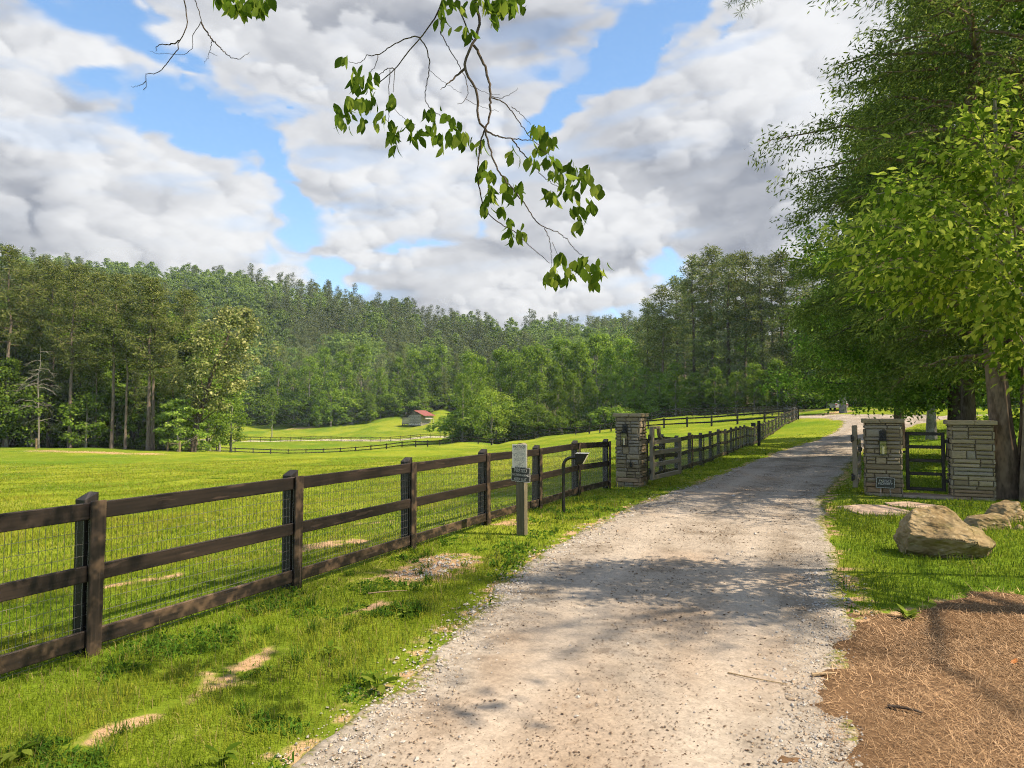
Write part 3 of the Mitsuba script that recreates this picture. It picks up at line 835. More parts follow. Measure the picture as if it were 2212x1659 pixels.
def bent(p0, p1, sag, n=5, rng=None, amp=0.0):
    t = np.linspace(0, 1, n)[:, None]
    p = np.asarray(p0) * (1 - t) + np.asarray(p1) * t
    p[:, 2] += (4 * t * (1 - t))[:, 0] * sag
    if rng is not None:
        p[1:-1] += rng.normal(0, amp, (n - 2, 3))
    return p


def broadleaf(seed, H, R, base, clumps, per, L, shape='oval', trunk=.25, lean=(0, 0), flat=.75, csize=.17):
    rng = np.random.default_rng(seed)
    t = rng.random(clumps) ** .9
    if shape == 'oval':
        prof = np.sin(np.pi * np.clip(t * .86 + .10, 0, 1)) ** .75
    elif shape == 'tall':
        prof = np.clip(np.sin(np.pi * (t * .82 + .12)), 0, 1) ** .6 * (1 - .35 * t)
    else:
        prof = np.sqrt(np.clip(1 - (t * 1.1 - .35) ** 2 / .7, .05, 1))
    a = rng.random(clumps) * 2 * np.pi
    lob = 1 + .22 * np.sin(a * 3 + seed) + .15 * np.sin(a * 5 + t * 9)
    r = R * prof * lob * np.sqrt(rng.uniform(.18, 1, clumps))
    z = base + t * (H - base) * .96
    ln = np.array(lean)[None] * ((z / H) ** 1.3)[:, None]
    c = np.stack([r * np.cos(a) + ln[:, 0], r * np.sin(a) + ln[:, 1], z], 1)
    s = R * csize * rng.uniform(.7, 1.5, clumps) * 1.35
    v, f, uv = clump_leaves(rng, c, s, per, L, L * .72, flat)
    crown = MB().add(v, f, uv)
    wood_ = MB()
    tp = np.array([[lean[0] * q ** 1.3 + rng.normal(0, .02) * H * q * .4, lean[1] * q ** 1.3 + rng.normal(0, .02) * H * q * .4, H * q] for q in np.linspace(0, .86, 8)])
    tp[0, :2] = 0
    tr = trunk * (1 - np.linspace(0, .86, 8)) ** .8 + .02
    tr[0] *= 1.35
    wood_.add(*tube(tp, tr, 7))
    for i in rng.choice(clumps, min(clumps, 16), replace=False):
        zz = np.clip(c[i, 2] - rng.uniform(.12, .3) * (H - base), base * .55, H * .8)
        b = np.array([np.interp(zz, tp[:, 2], tp[:, 0]), np.interp(zz, tp[:, 2], tp[:, 1]), zz])
        rr = np.interp(zz, tp[:, 2], tr) * .45
        wood_.add(*tube(bent(b, c[i], .05 * H * .2, 5, rng, .12), np.linspace(rr, .02, 5), 4, False))
    return crown, wood_


def pine(seed, H, R, base, nb, per, L=.5, W=.10, trunk=.26, spiky=1.0, dead=5, flatness=.42, top=.6):
    """A tall forest pine: bare trunk, then tiers of limbs that carry tufts of needles."""
    rng = np.random.default_rng(seed)
    tp = np.array([[rng.normal(0, .05) * q * 3, rng.normal(0, .05) * q * 3, H * q] for q in np.linspace(0, .98, 9)]); tp[0, :2] = 0
    tr = trunk * (1 - .9 * np.linspace(0, 1, 9)); tr[0] *= 1.2
    wood_ = MB().add(*tube(tp, tr, 7))
    cs, ss = [], []
    for i in range(nb):
        q = (i + rng.random()) / nb
        z = base + (H - base) * q * .97
        ln = R * (1 - q) ** top * rng.uniform(.45, 1.15) + .25
        if q < .25:
            ln *= rng.uniform(.45, 1.0)
        a = i * 2.4 + rng.normal(0, .5)
        b = np.array([np.interp(z, tp[:, 2], tp[:, 0]), np.interp(z, tp[:, 2], tp[:, 1]), z])
        e = b + [ln * math.cos(a), ln * math.sin(a), ln * rng.uniform(-.05, .45)]
        pth = bent(b, e, -.10 * ln, 5, rng, .05)
        wood_.add(*tube(pth, np.linspace(max(.03, trunk * .22 * (1 - q)), .012, 5), 4, False))
        for u in np.linspace(.40, 1.0, max(2, int(ln * 1.5))):
            k = u * 4; j = min(int(k), 3)
            cs.append(pth[j] + (pth[j + 1] - pth[j]) * (k - j) + rng.normal(0, .16, 3) * [1, 1, .5]); ss.append(rng.uniform(.32, .62) * spiky * (.65 + .1 * R))
    for i in range(dead):
        z = rng.uniform(.3, 1.0) * base
        a = rng.random() * 6.28; ln = rng.uniform(.6, 2.2)
        b = np.array([np.interp(z, tp[:, 2], tp[:, 0]), np.interp(z, tp[:, 2], tp[:, 1]), z])
        wood_.add(*tube(bent(b, b + [ln * math.cos(a), ln * math.sin(a), rng.uniform(-.4, .5)], .1, 4, rng, .06), np.linspace(.035, .01, 4), 3, False))
    c, s = np.array(cs), np.array(ss)
    idx = np.repeat(np.arange(len(c)), per)
    d = rdir(rng, len(idx)); d[:, 2] = d[:, 2] * .7 + .12
    pos = c[idx] + d * s[idx, None] * (rng.random((len(idx), 1)) ** .6) * [1, 1, flatness + .25]
    ax = unit(d + rng.normal(size=d.shape) * .35)
    nr = unit(np.cross(ax, rdir(rng, len(idx)))) ; nr[nr[:, 2] < 0] *= -1
    tone = rng.random(len(c))
    uv = np.stack([tone[idx] * .6 + rng.random(len(idx)) * .4, rng.random(len(idx))], 1)
    v, f, uv = blades(pos, ax, nr, L * rng.uniform(.7, 1.2, len(idx)), W, uv)
    return MB().add(v, f, uv), wood_


def proto(name, crown, wood_, leaf, bark):
    scene[name] = {'type': 'shapegroup', 'crown': crown.ply(leaf), 'trunk': wood_.ply(bark)}


PR = {}
for i in range(4):
    H = [25, 27, 24, 28][i]
    proto(f'proto_pine_{i}', *pine(100 + i, H, [3.4, 3.9, 3.1, 3.6][i], H * [.50, .46, .56, .42][i], [40, 46, 36, 52][i], 42, .55, .12, .27, 1.3), 'pine_needles', 'pine_bark')
    PR[f'pine_{i}'] = H
for i in range(3):
    H = [24, 27, 21][i]
    proto(f'proto_conifer_{i}', *pine(140 + i, H, [4.8, 5.2, 4.4][i], H * [.12, .18, .06][i], [66, 72, 60][i], 36, .55, .12, .3, 1.3, 3, .25, .7), 'conifer_needles', 'dark_bark')
    PR[f'conifer_{i}'] = H
for i in range(4):
    H = [21, 23, 19, 22][i]
    proto(f'proto_broad_{i}', *broadleaf(160 + i, H, [4.2, 4.6, 4.4, 3.7][i], H * [.16, .2, .1, .22][i], [78, 84, 72, 66][i], 76, .40, 'tall', .24, flat=.95, csize=.2), 'broad_leaves', 'grey_bark')
    PR[f'broad_{i}'] = H
for i in range(2):
    H = [9, 10.5][i]
    proto(f'proto_round_{i}', *broadleaf(180 + i, H, [4.0, 4.3][i], H * .08, 90, 60, .34, 'oval', .16), 'lime_leaves', 'grey_bark')
    PR[f'round_{i}'] = H
for i in range(3):
    H = [4.5, 6.5, 8.5][i]
    proto(f'proto_shrub_{i}', *broadleaf(190 + i, H, [2.4, 2.6, 2.9][i], H * [.02, .06, .12][i], [44, 52, 56][i], 46, .30, 'oval', .09, csize=.2), 'broad_leaves', 'grey_bark')
    PR[f'shrub_{i}'] = H
for i in range(2):
    H = 15 + 3 * i
    proto(f'proto_olive_{i}', *broadleaf(210 + i, H, 4.4, H * .18, 90, 50, .38, 'oval', .22, csize=.16), 'olive_leaves', 'grey_bark')
    PR[f'olive_{i}'] = H
# one dead tree, bare and grey
def snag(seed, H):
    rng = np.random.default_rng(seed)
    m = MB()
    tp = bent([0, 0, 0], [rng.normal(0, .4), rng.normal(0, .4), H], 0, 7, rng, .12)
    m.add(*tube(tp, np.linspace(.13, .02, 7), 6))
    for i in range(26):
        q = rng.uniform(.25, .98); b = tp[min(int(q * 6), 5)] * (1 - q * 6 % 1) + tp[min(int(q * 6), 5) + 1] * (q * 6 % 1)
        a, l = rng.random() * 6.28, rng.uniform(1.2, 4.2) * (1.15 - q * .6)
        e = b + [l * math.cos(a), l * math.sin(a), l * rng.uniform(-.95, .15)]
        p = bent(b, e, .16 * l, 5, rng, .09)
        m.add(*tube(p, np.linspace(.05, .012, 5), 4, False))
        for _ in range(2):
            j = rng.integers(2, 4); a2 = a + rng.uniform(-1, 1)
            m.add(*tube(bent(p[j], p[j] + [l * .4 * math.cos(a2), l * .4 * math.sin(a2), rng.uniform(-.5, .3)], 0, 3), np.linspace(.022, .008, 3), 3, False))
    return m


def plant_tree(name, label, cat, kind, x, y, h, group=None, rz=None, wide=1.0, sink=.15):
    k = thing(name, label, cat, group)
    s = h / PR[kind]
    rng_ = random.Random(hash((round(x * 10), round(y * 10))) & 0xffff)
    rz = rng_.random() * 360 if rz is None else rz
    scene[k] = {'type': 'instance', 'g': {'type': 'ref', 'id': 'proto_' + kind}, 'to_world': T().translate([x, y, gz1(x, y) - sink]).rotate([0, 0, 1], rz).scale([s * wide, s * wide, s])}
    return k


def from_px(px, depth, top=None):
    """Where a tree stands whose foot is seen at column px at that depth, and its height if its top is seen at row `top`."""
    p = at(px, 890, depth)
    return p[0], depth, None if top is None else at(px, top, depth)[2] - gz1(p[0], depth)


# ---------------------------------------------------------------- the wood on the left
rng = np.random.default_rng(5)
G1 = 'tall pines at the edge of the left-hand wood'
def zone(px):
    return ('at the far left edge', 60) if px < 60 else ('left of the bare dead tree', 110) if px < 110 else ('right of the bare dead tree', 215) if px < 215 else ('in the middle of the wood', 300) if px < 300 else ('near the leaning oak', 999)


for px, d, top, kd, w in [(14, 95, 528, 0, 1.15), (62, 104, 575, 2, 1.1), (110, 99, 562, 1, 1.05), (152, 95, 566, 3, 1.1), (196, 108, 588, 2, 1.1), (243, 95.5, 586, 0, 1.0), (272, 95, 640, 2, .8), (322, 94.5, 594, 3, 1.3), (331, 96, 600, 1, 1.1), (392, 112, 622, 0, 1.1), (-30, 98, 560, 1, 1.1), (-75, 100, 560, 3, 1.1), (35, 118, 560, 0, 1.2), (130, 120, 575, 3, 1.2), (215, 122, 582, 1, 1.2), (300, 124, 590, 2, 1.2), (90, 112, 555, 1, 1.1), (260, 114, 592, 3, 1.1), (405, 124, 628, 2, 1.1), (170, 112, 568, 0, 1.1), (207, 97, 690, 0, .8)]:
    x, y, h = from_px(px, d, top)
    zn = zone(px)[0]
    if px in (322, 331):
        plant_tree('pine_tree', 'one of two pale-trunked pines close together near the leaning oak', 'pine tree', f'pine_{kd}', x, y, h, 'close pair of pines', wide=w)
        continue
    plant_tree('pine_tree', ('tall slender pine with a bare pale trunk, ' if d < 100 else 'pine top showing behind the front pines, ') + zn, 'pine tree', f'pine_{kd}', x, y, h, ('front pines ' if d < 100 else 'rear pines ') + zn, wide=w)
for px, d, top, kd in [(30, 97, 700, 'conifer_2'), (105, 96, 690, 'conifer_0'), (172, 99, 720, 'conifer_2'), (290, 100, 760, 'conifer_1'), (-20, 96, 700, 'conifer_1'), (150, 101, 740, 'conifer_2'), (372, 101, 745, 'conifer_0')]:
    x, y, h = from_px(px, d, top)
    plant_tree('conifer_tree', 'dark drooping conifer under the pines, ' + zone(px)[0], 'conifer', kd, x, y, h, 'dark conifers ' + zone(px)[0], wide=1.0)
for px, d, top, kd in [(15, 94, 770, 0), (70, 95, 830, 2), (200, 99, 780, 1), (187, 95, 850, 2), (255, 102, 830, 3), (355, 103, 790, 1), (362, 99, 880, 2), (420, 104, 770, 0), (60, 99, 740, 3), (130, 100, 800, 2), (415, 112, 700, 3), (300, 103, 850, 1), (-25, 93, 780, 2), (450, 112, 800, 2), (500, 118, 830, 0), (475, 125, 790, 1), (0, 106, 640, 1), (80, 107, 650, 0), (160, 108, 660, 2), (230, 110, 670, 3), (310, 112, 690, 0), (380, 116, 690, 1), (20, 100, 690, 2), (120, 103, 720, 1), (285, 106, 740, 2), (200, 106, 740, 0)]:
    x, y, h = from_px(px, d, top)
    plant_tree('understory_tree', ('young leafy tree at the front of the left wood, ' if d < 101 else 'leafy green tree between the pine trunks, ') + zone(px)[0], 'tree', f'broad_{kd}' if h > 11 else f'shrub_{kd % 3}', x, y, h, ('front leafy trees ' if d < 101 else 'inner leafy trees ') + zone(px)[0], wide=1.35)
for px in np.linspace(-60, 440, 26):
    d = 95.5 + rng.random() * 5 + (2 if px > 330 else 0) + (1 if px < 30 else 0)
    x, y, _ = from_px(px + rng.normal(0, 6), d)
    plant_tree('edge_shrub', 'low leafy shrub along the front of the left-hand wood, ' + zone(px)[0], 'shrub', f'shrub_{rng.integers(3)}', x, y, rng.uniform(.7, 2.4), 'front shrubs ' + zone(px)[0], wide=1.3)
# rows deeper in the wood keep it dark between the trunks
for px in np.linspace(-90, 450, 22):
    d = rng.uniform(126, 150)
    x, y, h = from_px(px, d, 660 + rng.uniform(0, 60))
    plant_tree('understory_tree', 'leafy tree deep inside the wood on the left', 'tree', f'broad_{rng.integers(4)}', x, y, h, 'trees deep in the left-hand wood', wide=1.4)

# the leaning oak and its light-green neighbour
k = thing('leaning_oak', 'large leaning oak with grey-green leaves at the right end of the left-hand wood', 'tree')
x, y, _ = from_px(415, 95)
c_, w_ = broadleaf(301, 20.5, 5.6, 6.0, 150, 60, .40, 'oval', .42, lean=(5.6, 1.5), flat=.7, csize=.15)
Mx = T().translate([x, y, gz1(x, y) - .15])
part(k, 'crown', c_.ply('olive_leaves', to_world=Mx)); part(k, 'trunk', w_.ply('dark_bark', to_world=Mx))
x, y, h = from_px(385, 92.5, 858)
k = thing('layered_tree', 'small pale green tree with layered branches beside the leaning oak', 'tree')
c_, w_ = broadleaf(302, h, 3.3, .6, 60, 60, .30, 'oval', .10, flat=.28, csize=.2)
Mx = T().translate([x, y, gz1(x, y) - .1])
part(k, 'crown', c_.ply('pale_leaves', to_world=Mx)); part(k, 'trunk', w_.ply('grey_bark', to_world=Mx))
for lab, px, d, top in (('bare dead tree with pale drooping branches in the left-hand wood', 85, 93.2, 745), ('grey dead tree among the bright trees behind the right-hand pasture', 1290, 165, 760)):
    x, y, h = from_px(px, d, top)
    k = thing('dead_tree', lab, 'tree')
    part(k, 'trunk', snag(401 + int(px), h).ply('grey_bark', to_world=T().translate([x, y, gz1(x, y) - .2])))

# ---------------------------------------------------------------- trees in the valley
G2 = 'bright green trees along the valley behind the barn'
for px, d, top, kd, w in [(668, 268, 765, 1, 1.2), (700, 275, 748, 0, 1.1), (738, 272, 752, 3, 1.25), (715, 264, 800, 2, 1.2), (780, 280, 742, 2, 1.2), (822, 276, 790, 1, 1.0), (690, 262, 850, 2, 1.2), (800, 268, 850, 2, 1.2), (860, 284, 770, 0, 1.2), (890, 288, 752, 2, 1.4), (925, 290, 745, 1, 1.3), (905, 278, 800, 3, 1.4), (955, 292, 742, 0, 1.3), (632, 282, 790, 3, 1.2), (600, 290, 780, 0, 1.3), (570, 296, 800, 2, 1.3), (545, 298, 810, 1, 1.3), (645, 276, 850, 2, 1.1)]:
    x, y, h = from_px(px, d, top)
    zn = 'near the slim lone tree' if px < 650 else 'left of the barn' if px < 850 else 'right behind the barn'
    plant_tree('valley_tree', 'bright green leafy tree across the valley, ' + zn, 'tree', f'broad_{kd}', x, y, h, 'valley trees ' + zn, wide=w * .85)
for px, d, top in [(848, 285, 760), (870, 296, 735), (985, 296, 760), (755, 292, 735), (650, 298, 745), (960, 285, 790), (610, 304, 745), (1010, 290, 745)]:
    x, y, h = from_px(px, d, top)
    plant_tree('valley_pine', 'dark pine rising among the bright trees behind the barn', 'pine tree', f'conifer_{int(px) % 3}', x, y, h, 'dark pines behind the barn', wide=1.0)
for px in np.linspace(500, 1000, 34):
    d = np.interp(px, [500, 650, 760, 960, 1000], [290, 268, 268, 284, 284]) + rng.uniform(-2, 10)
    x, y, h = from_px(px + rng.normal(0, 5), d, np.interp(px, [500, 700, 1000], [870, 875, 850]) + rng.uniform(-28, 10))
    plant_tree('valley_shrub', 'dark leafy shrub at the foot of the valley trees', 'shrub', f'shrub_{rng.integers(3)}', x, y, max(2.5, h), 'shrubs under the valley trees', wide=1.5)
G3 = 'bright green trees behind the middle of the pasture'
for px, d, top, kd, w in [(1000, 172, 800, 2, 1.0), (1018, 178, 752, 1, 1.1), (1038, 186, 768, 0, 1.1), (1080, 190, 742, 3, 1.2), (1105, 180, 752, 1, 1.2), (1140, 186, 745, 0, 1.2), (1172, 176, 738, 2, 1.25), (1215, 182, 722, 1, 1.3), (1250, 176, 728, 3, 1.2), (1285, 180, 720, 0, 1.3), (1320, 172, 745, 2, 1.2), (1350, 168, 722, 1, 1.2), (1160, 166, 800, 2, 1.2), (1205, 164, 810, 0, 1.2), (1240, 160, 800, 2, 1.2), (1275, 158, 815, 1, 1.1), (1330, 156, 800, 3, 1.2), (1370, 160, 740, 0, 1.2), (1120, 168, 820, 2, 1.2), (1300, 190, 715, 2, 1.2), (1050, 174, 830, 2, 1.1)]:
    x, y, h = from_px(px, d, top)
    zn = 'just right of the barn' if px < 1045 else 'behind the rounded pale tree' if px < 1125 else 'midway to the grey dead tree' if px < 1240 else 'beside the grey dead tree'
    plant_tree('field_tree', 'bright green leafy tree behind the pasture, ' + zn, 'tree', f'broad_{kd}', x, y, h, 'pasture trees ' + zn, wide=w * .82)
for px in np.linspace(985, 1420, 34):
    d = np.interp(px, [985, 1060, 1200, 1420], [182, 172, 152, 140]) + rng.uniform(-4, 8)
    x, y, h = from_px(px + rng.normal(0, 5), d, 893 + rng.uniform(-30, 22))
    zn = 'near the barn' if px < 1060 else 'behind the sign post' if px < 1200 else 'left of the stone pillar' if px < 1320 else 'right of the stone pillar'
    plant_tree('field_shrub', 'green shrub below the bright pasture trees, ' + zn, 'shrub', f'shrub_{rng.integers(3)}', x, y, max(2.5, h), 'pasture shrubs ' + zn, wide=1.4)
x, y, h = from_px(1062, 158, 838)
plant_tree('round_tree', 'rounded pale green tree standing in front of the wood right of the barn', 'tree', 'round_1', x, y, h, wide=1.15)
x, y, h = from_px(588, 232, 833)
plant_tree('slim_tree', 'slim young tree alone on the grass slope left of the barn', 'tree', 'broad_3', x, y, h, wide=.75)

# ---------------------------------------------------------------- the wood on the right
G4 = 'big pines behind the mesh fence on the right'
for px, d, top, kd, w in [(1400, 128, 640, 'conifer_1', 1.15), (1432, 120, 612, 'pine_3', 1.3), (1462, 126, 590, 'conifer_0', 1.1), (1500, 116, 545, 'conifer_1', 1.2), (1540, 118, 528, 'pine_1', 1.35), (1575, 112, 545, 'conifer_2', 1.15), (1612, 114, 540, 'pine_3', 1.3), (1648, 108, 548, 'conifer_1', 1.2), (1690, 110, 540, 'pine_0', 1.4), (1725, 106, 560, 'conifer_0', 1.2), (1520, 134, 560, 'pine_2', 1.3), (1590, 132, 545, 'pine_0', 1.3), (1670, 128, 550, 'pine_1', 1.3), (1760, 118, 560, 'pine_3', 1.3), (1480, 140, 600, 'pine_1', 1.2), (1415, 142, 655, 'pine_0', 1.2), (1380, 146, 690, 'conifer_2', 1.1), (1345, 150, 720, 'pine_2', 1.0)]:
    x, y, h = from_px(px, d * 1.26, top)
    zn = 'at the low left end of the wood' if px < 1450 else 'in the middle of the wood' if px < 1610 else 'at the driveway end of the wood'
    plant_tree('wood_pine', 'big pine behind the black mesh fence, ' + zn, 'pine tree', kd, x, y, h, 'mesh fence pines ' + zn, wide=w)
for px, d, top, kd in [(1395, 122, 790, 0), (1425, 118, 800, 2), (1460, 112, 780, 1), (1500, 110, 800, 2), (1545, 107, 790, 0), (1590, 104, 800, 2), (1630, 103, 780, 1), (1680, 101, 770, 3), (1720, 98, 800, 2), (1750, 103, 760, 0), (1440, 130, 740, 3), (1530, 124, 730, 2), (1610, 122, 720, 1), (1700, 118, 720, 0), (1478, 109, 850, 1), (1655, 100, 840, 2), (1735, 97, 830, 1)]:
    x, y, h = from_px(px, d * 1.26, top)
    plant_tree('wood_tree', 'leafy green tree below the big pines behind the mesh fence', 'tree', f'broad_{kd}', x, y, h, 'leafy trees below the right-hand pines', wide=1.35)
for px in np.linspace(1370, 1790, 34):
    d = np.interp(px, [1370, 1500, 1650, 1730, 1790], [152, 140, 134, 122, 114]) + rng.uniform(0, 5)
    x, y, h = from_px(px + rng.normal(0, 4), d, 860 + rng.uniform(-40, 12))
    plant_tree('wood_shrub', 'leafy shrub just behind the mesh fence on the right', 'shrub', f'shrub_{rng.integers(3)}', x, y, max(1.8, h), 'shrubs behind the mesh fence', wide=1.3)
for px, d, top, kd in [(1800, 125, 700, 0), (1845, 128, 720, 1), (1890, 120, 700, 2), (1940, 118, 720, 3), (1990, 112, 700, 0), (2040, 108, 700, 1), (2090, 104, 690, 2), (2150, 100, 690, 3), (2210, 96, 690, 0), (2270, 90, 690, 1), (1830, 134, 640, 1), (1920, 134, 600, 2), (2020, 126, 600, 3), (2120, 118, 600, 0), (1780, 132, 650, 2), (2330, 92, 690, 2)]:
    x, y, h = from_px(px, d, top)
    plant_tree('hill_tree', 'leafy tree on the rise behind the stone gate pillars', 'tree', f'broad_{kd}', x, y, h, 'trees on the rise beyond the gateway', wide=1.4)
for px in np.linspace(1775, 2300, 28):
    d = np.interp(px, [1775, 1850, 1950, 2300], [116, 120, 106, 84]) + rng.uniform(0, 6)
    x, y, _ = from_px(px, d)
    plant_tree('hill_shrub', 'shrub at the edge of the grass rise behind the stone pillars', 'shrub', f'shrub_{rng.integers(3)}', x, y, rng.uniform(1.8, 5.5), 'shrubs on the rise beyond the gateway', wide=1.4)

# ---------------------------------------------------------------- the forested ridge: reads as one mass
for i in range(4):
    rngp = np.random.default_rng(700 + i)
    if i < 2:
        c_, w_ = broadleaf(720 + i, 17, 4.6, 2.5, 46, 15, .95, 'oval', .2, csize=.2)
    else:
        c_, w_ = pine(730 + i, 21, 3.8, 5 if i == 2 else 3, 34, 9, 1.1, .30, .2, 1.5, 0, .3, .8)
    scene[f'proto_ridge_{i}'] = {'type': 'shapegroup', 'crown': c_.ply('hill_leaves' if i < 2 else 'ridge_needles')}
leafy('ridge_needles', (.105, .142, .070), (.155, .195, .088), (.20, .23, .11), .85, .6, .035)
labels['ridge_forest'] = {'label': 'dense mixed forest covering the long ridge behind the valley', 'kind': 'stuff'}
rr = np.random.default_rng(77)
n_, tries = 0, 0
ridge_pts = []
while n_ < 1750 and tries < 60000:
    tries += 1
    y = rr.uniform(296, 505) if rr.random() < .93 else rr.uniform(505, 560)
    x = rr.uniform(-.80, .36) * y
    if y < 320 and x > -45:
        y += 25
    p_ = meshkit.noise(np.array([x * .035, y * .035, 1.0]))
    if any((x - a) ** 2 + (y - b) ** 2 < 26 for a, b in ridge_pts[-400:]):
        continue
    ridge_pts.append((x, y))
    kd = int(rr.integers(0, 2)) if p_ + rr.normal(0, .12) > .43 else int(rr.integers(2, 4))
    s = rr.uniform(.72, 1.18)
    n_ += 1
    scene[f'ridge_forest__{n_:04d}'] = {'type': 'instance', 'g': {'type': 'ref', 'id': f'proto_ridge_{kd}'}, 'to_world': T().translate([x, y, gz1(x, y) - .5]).rotate([0, 0, 1], rr.random() * 360).scale([s * 1.1, s * 1.1, s])}
# ---------------------------------------------------------------- the big trees beside the gateway
def limb_tree(seed, H, R, base, nb, per, L, W, trunk, kind='cedar', top=.55, sx=1.0, stems=1, droop=.3, bias=None, tuft=.36):
    """A near tree: stems, limbs, side twigs, and sprays of leaves along the twigs."""
    rng = np.random.default_rng(seed)
    wood_ = MB()
    stem = []
    for s in range(stems):
        a = s * 2 * np.pi / max(stems, 1) + .4
        o = np.array([math.cos(a), math.sin(a), 0]) * (.36 if stems > 1 else 0)
        q = np.linspace(0, .98, 10)
        tp = np.stack([o[0] * (1 + 1.8 * q) + rng.normal(0, .05, 10) * q * 3, o[1] * (1 + 1.8 * q) + rng.normal(0, .05, 10) * q * 3, H * q], 1)
        tr = trunk * (.75 if s else 1) * (1 - .88 * q); tr[0] *= 1.35; tr[1] *= 1.05
        v, f = tube(tp, tr, 12)
        # fluted bark
        ang = np.tile(np.arange(12), 10)
        v = v + (v - np.repeat(tp, 12, 0)) * (.10 * np.sin(ang * 2.1 + s) + .06 * np.sin(ang * 5.0))[:, None]
        wood_.add(v, f)
        stem.append((tp, tr))
    cs, dirs, ss = [], [], []
    for i in range(nb):
        tp, tr = stem[i % len(stem)]
        q = ((i + rng.random()) / nb)
        z = base + (H - base) * q * .96
        ln = R * (1 - q) ** top * rng.uniform(.42, 1.28) + .3
        if q < .16:
            ln *= rng.uniform(.6, 1.0)
        a = rng.random() * 2 * np.pi if bias is None or rng.random() < .35 else rng.normal(bias, .9)
        b = np.array([np.interp(z, tp[:, 2], tp[:, k]) for k in range(3)])
        e = b + [ln * math.cos(a), ln * math.sin(a), ln * (rng.uniform(.0, .45) if q > .3 else rng.uniform(-.16, .22))]
        pth = bent(b, e, .12 * ln if kind == 'cedar' else -.05 * ln, 6, rng, .07)
        rr = np.interp(z, tp[:, 2], tr)
        wood_.add(*tube(pth, np.linspace(min(.085, rr * .45), .012, 6), 5, False))
        for u in np.linspace(.22, 1.0, max(3, int(ln * 2.6))):
            j = min(int(u * 5), 4); k = u * 5 - j
            p = pth[j] * (1 - k) + pth[j + 1] * k
            for sgn in (-1, 1):
                aa = a + sgn * rng.uniform(.3, 1.25)
                tl = rng.uniform(.35, 1.0) * (1.25 - u * .55) * (ln * .22 + .35)
                te = p + [tl * math.cos(aa), tl * math.sin(aa), tl * rng.uniform(-.5, .25) - droop * tl * .6]
                if rng.random() < .45:
                    wood_.add(*tube(bent(p, te, .08 * tl, 3), np.linspace(.012, .004, 3), 3, False))
                for w in np.linspace(.25, 1, max(2, int(tl * 3.4))):
                    cs.append(p + (te - p) * w); dirs.append(te - p); ss.append(tuft * rng.uniform(.6, 1.25))
    c, dr_, s = np.array(cs), unit(np.array(dirs)), np.array(ss)
    idx = np.repeat(np.arange(len(c)), per)
    n = len(idx)
    tone = rng.random(len(c)) * .6 + .4 * meshkit.noise(c * .9)
    uv = np.stack([np.clip(tone[idx] * .75 + rng.random(n) * .25, 0, 1), rng.random(n)], 1)
    if kind == 'cedar':
        pos = c[idx] + rng.normal(size=(n, 3)) * s[idx, None] * [.5, .5, .4]
        ax = unit(dr_[idx] * .9 + rng.normal(size=(n, 3)) * .55 + [0, 0, -droop])
        nr = unit(np.cross(ax, rdir(rng, n))); nr[nr[:, 2] < 0] *= -1
        v, f, uv = blades(pos, ax, nr, L * rng.uniform(.6, 1.3, n), W, uv, .5)
    else:
        pos = c[idx] + rng.normal(size=(n, 3)) * s[idx, None] * [.55, .55, .4]
        nr = unit(rng.normal(size=(n, 3)) * .55 + [0, 0, .8])
        ax = unit(np.cross(nr, rdir(rng, n)) + [0, 0, -.3])
        v, f, uv = blades(pos, ax, nr, L * rng.uniform(.7, 1.25, n), W, uv, .45, .05)
    return MB().add(v, f, uv), wood_


def near_tree(name, label, cat, x, y, leaf, bark, *a, **kw):
    k = thing(name, label, cat)
    c_, w_ = limb_tree(*a, **kw)
    M = T().translate([x, y, gz1(x, y) - .1])
    part(k, 'crown', c_.ply(leaf, to_world=M)); part(k, 'trunk', w_.ply(bark, smooth=50, to_world=M))


near_tree('cedar_tree', 'big cedar with a thick fluted trunk right of the rightmost stone pillar', 'cedar', 12.05, 16.35, 'cedar_leaves', 'cedar_bark', 501, 17, 4.6, 3.0, 90, 17, .17, .042, .36, stems=3, bias=3.0)
near_tree('cedar_tree', 'tall cedar rising behind the black walk gate, its boughs over the driveway', 'cedar', 15.75, 24.0, 'cedar_leaves', 'dark_bark', 502, 18.5, 5.4, 3.5, 100, 22, .20, .05, .24, bias=3.1)
near_tree('holly_tree', 'dense dark tree with small glossy leaves above the middle stone pillar', 'tree', 18.6, 29.0, 'holly_leaves', 'dark_bark', 503, 18.5, 5.6, 2.4, 100, 17, .18, .10, .38, kind='leaf', bias=3.2, tuft=.45)
near_tree('cedar_tree', 'cedar with ragged drooping boughs against the sky, farthest of the gateway cedars', 'cedar', 20.6, 37.0, 'cedar_leaves', 'dark_bark', 504, 18.5, 4.5, 3.7, 100, 20, .27, .07, .26, bias=3.2)
near_tree('holly_tree', 'leafy tree filling the top right corner above the dogwood', 'tree', 16.5, 19.5, 'holly_leaves', 'grey_bark', 505, 19, 5.4, 3.2, 92, 16, .17, .10, .3, kind='leaf', tuft=.45, bias=3.1)
near_tree('holly_tree', 'dark leafy tree deep behind the rightmost stone pillar', 'tree', 21.5, 27.0, 'holly_leaves', 'dark_bark', 506, 18, 5.4, 2.2, 80, 13, .22, .13, .33, kind='leaf', tuft=.5)
near_tree('holly_tree', 'leafy tree on the lawn edge beyond the gateway, under the far cedar', 'tree', 26.5, 44.0, 'holly_leaves', 'grey_bark', 507, 19, 4.8, 3.8, 84, 12, .28, .16, .26, kind='leaf', bias=3.2, tuft=.5)
near_tree('roadside_tree', 'tree with a pale straight trunk in front of the silver car', 'tree', 45.5, 95.5, 'holly_leaves', 'grey_bark', 508, 21, 5.5, 6.0, 46, 9, .45, .28, .42, kind='leaf', tuft=.7)
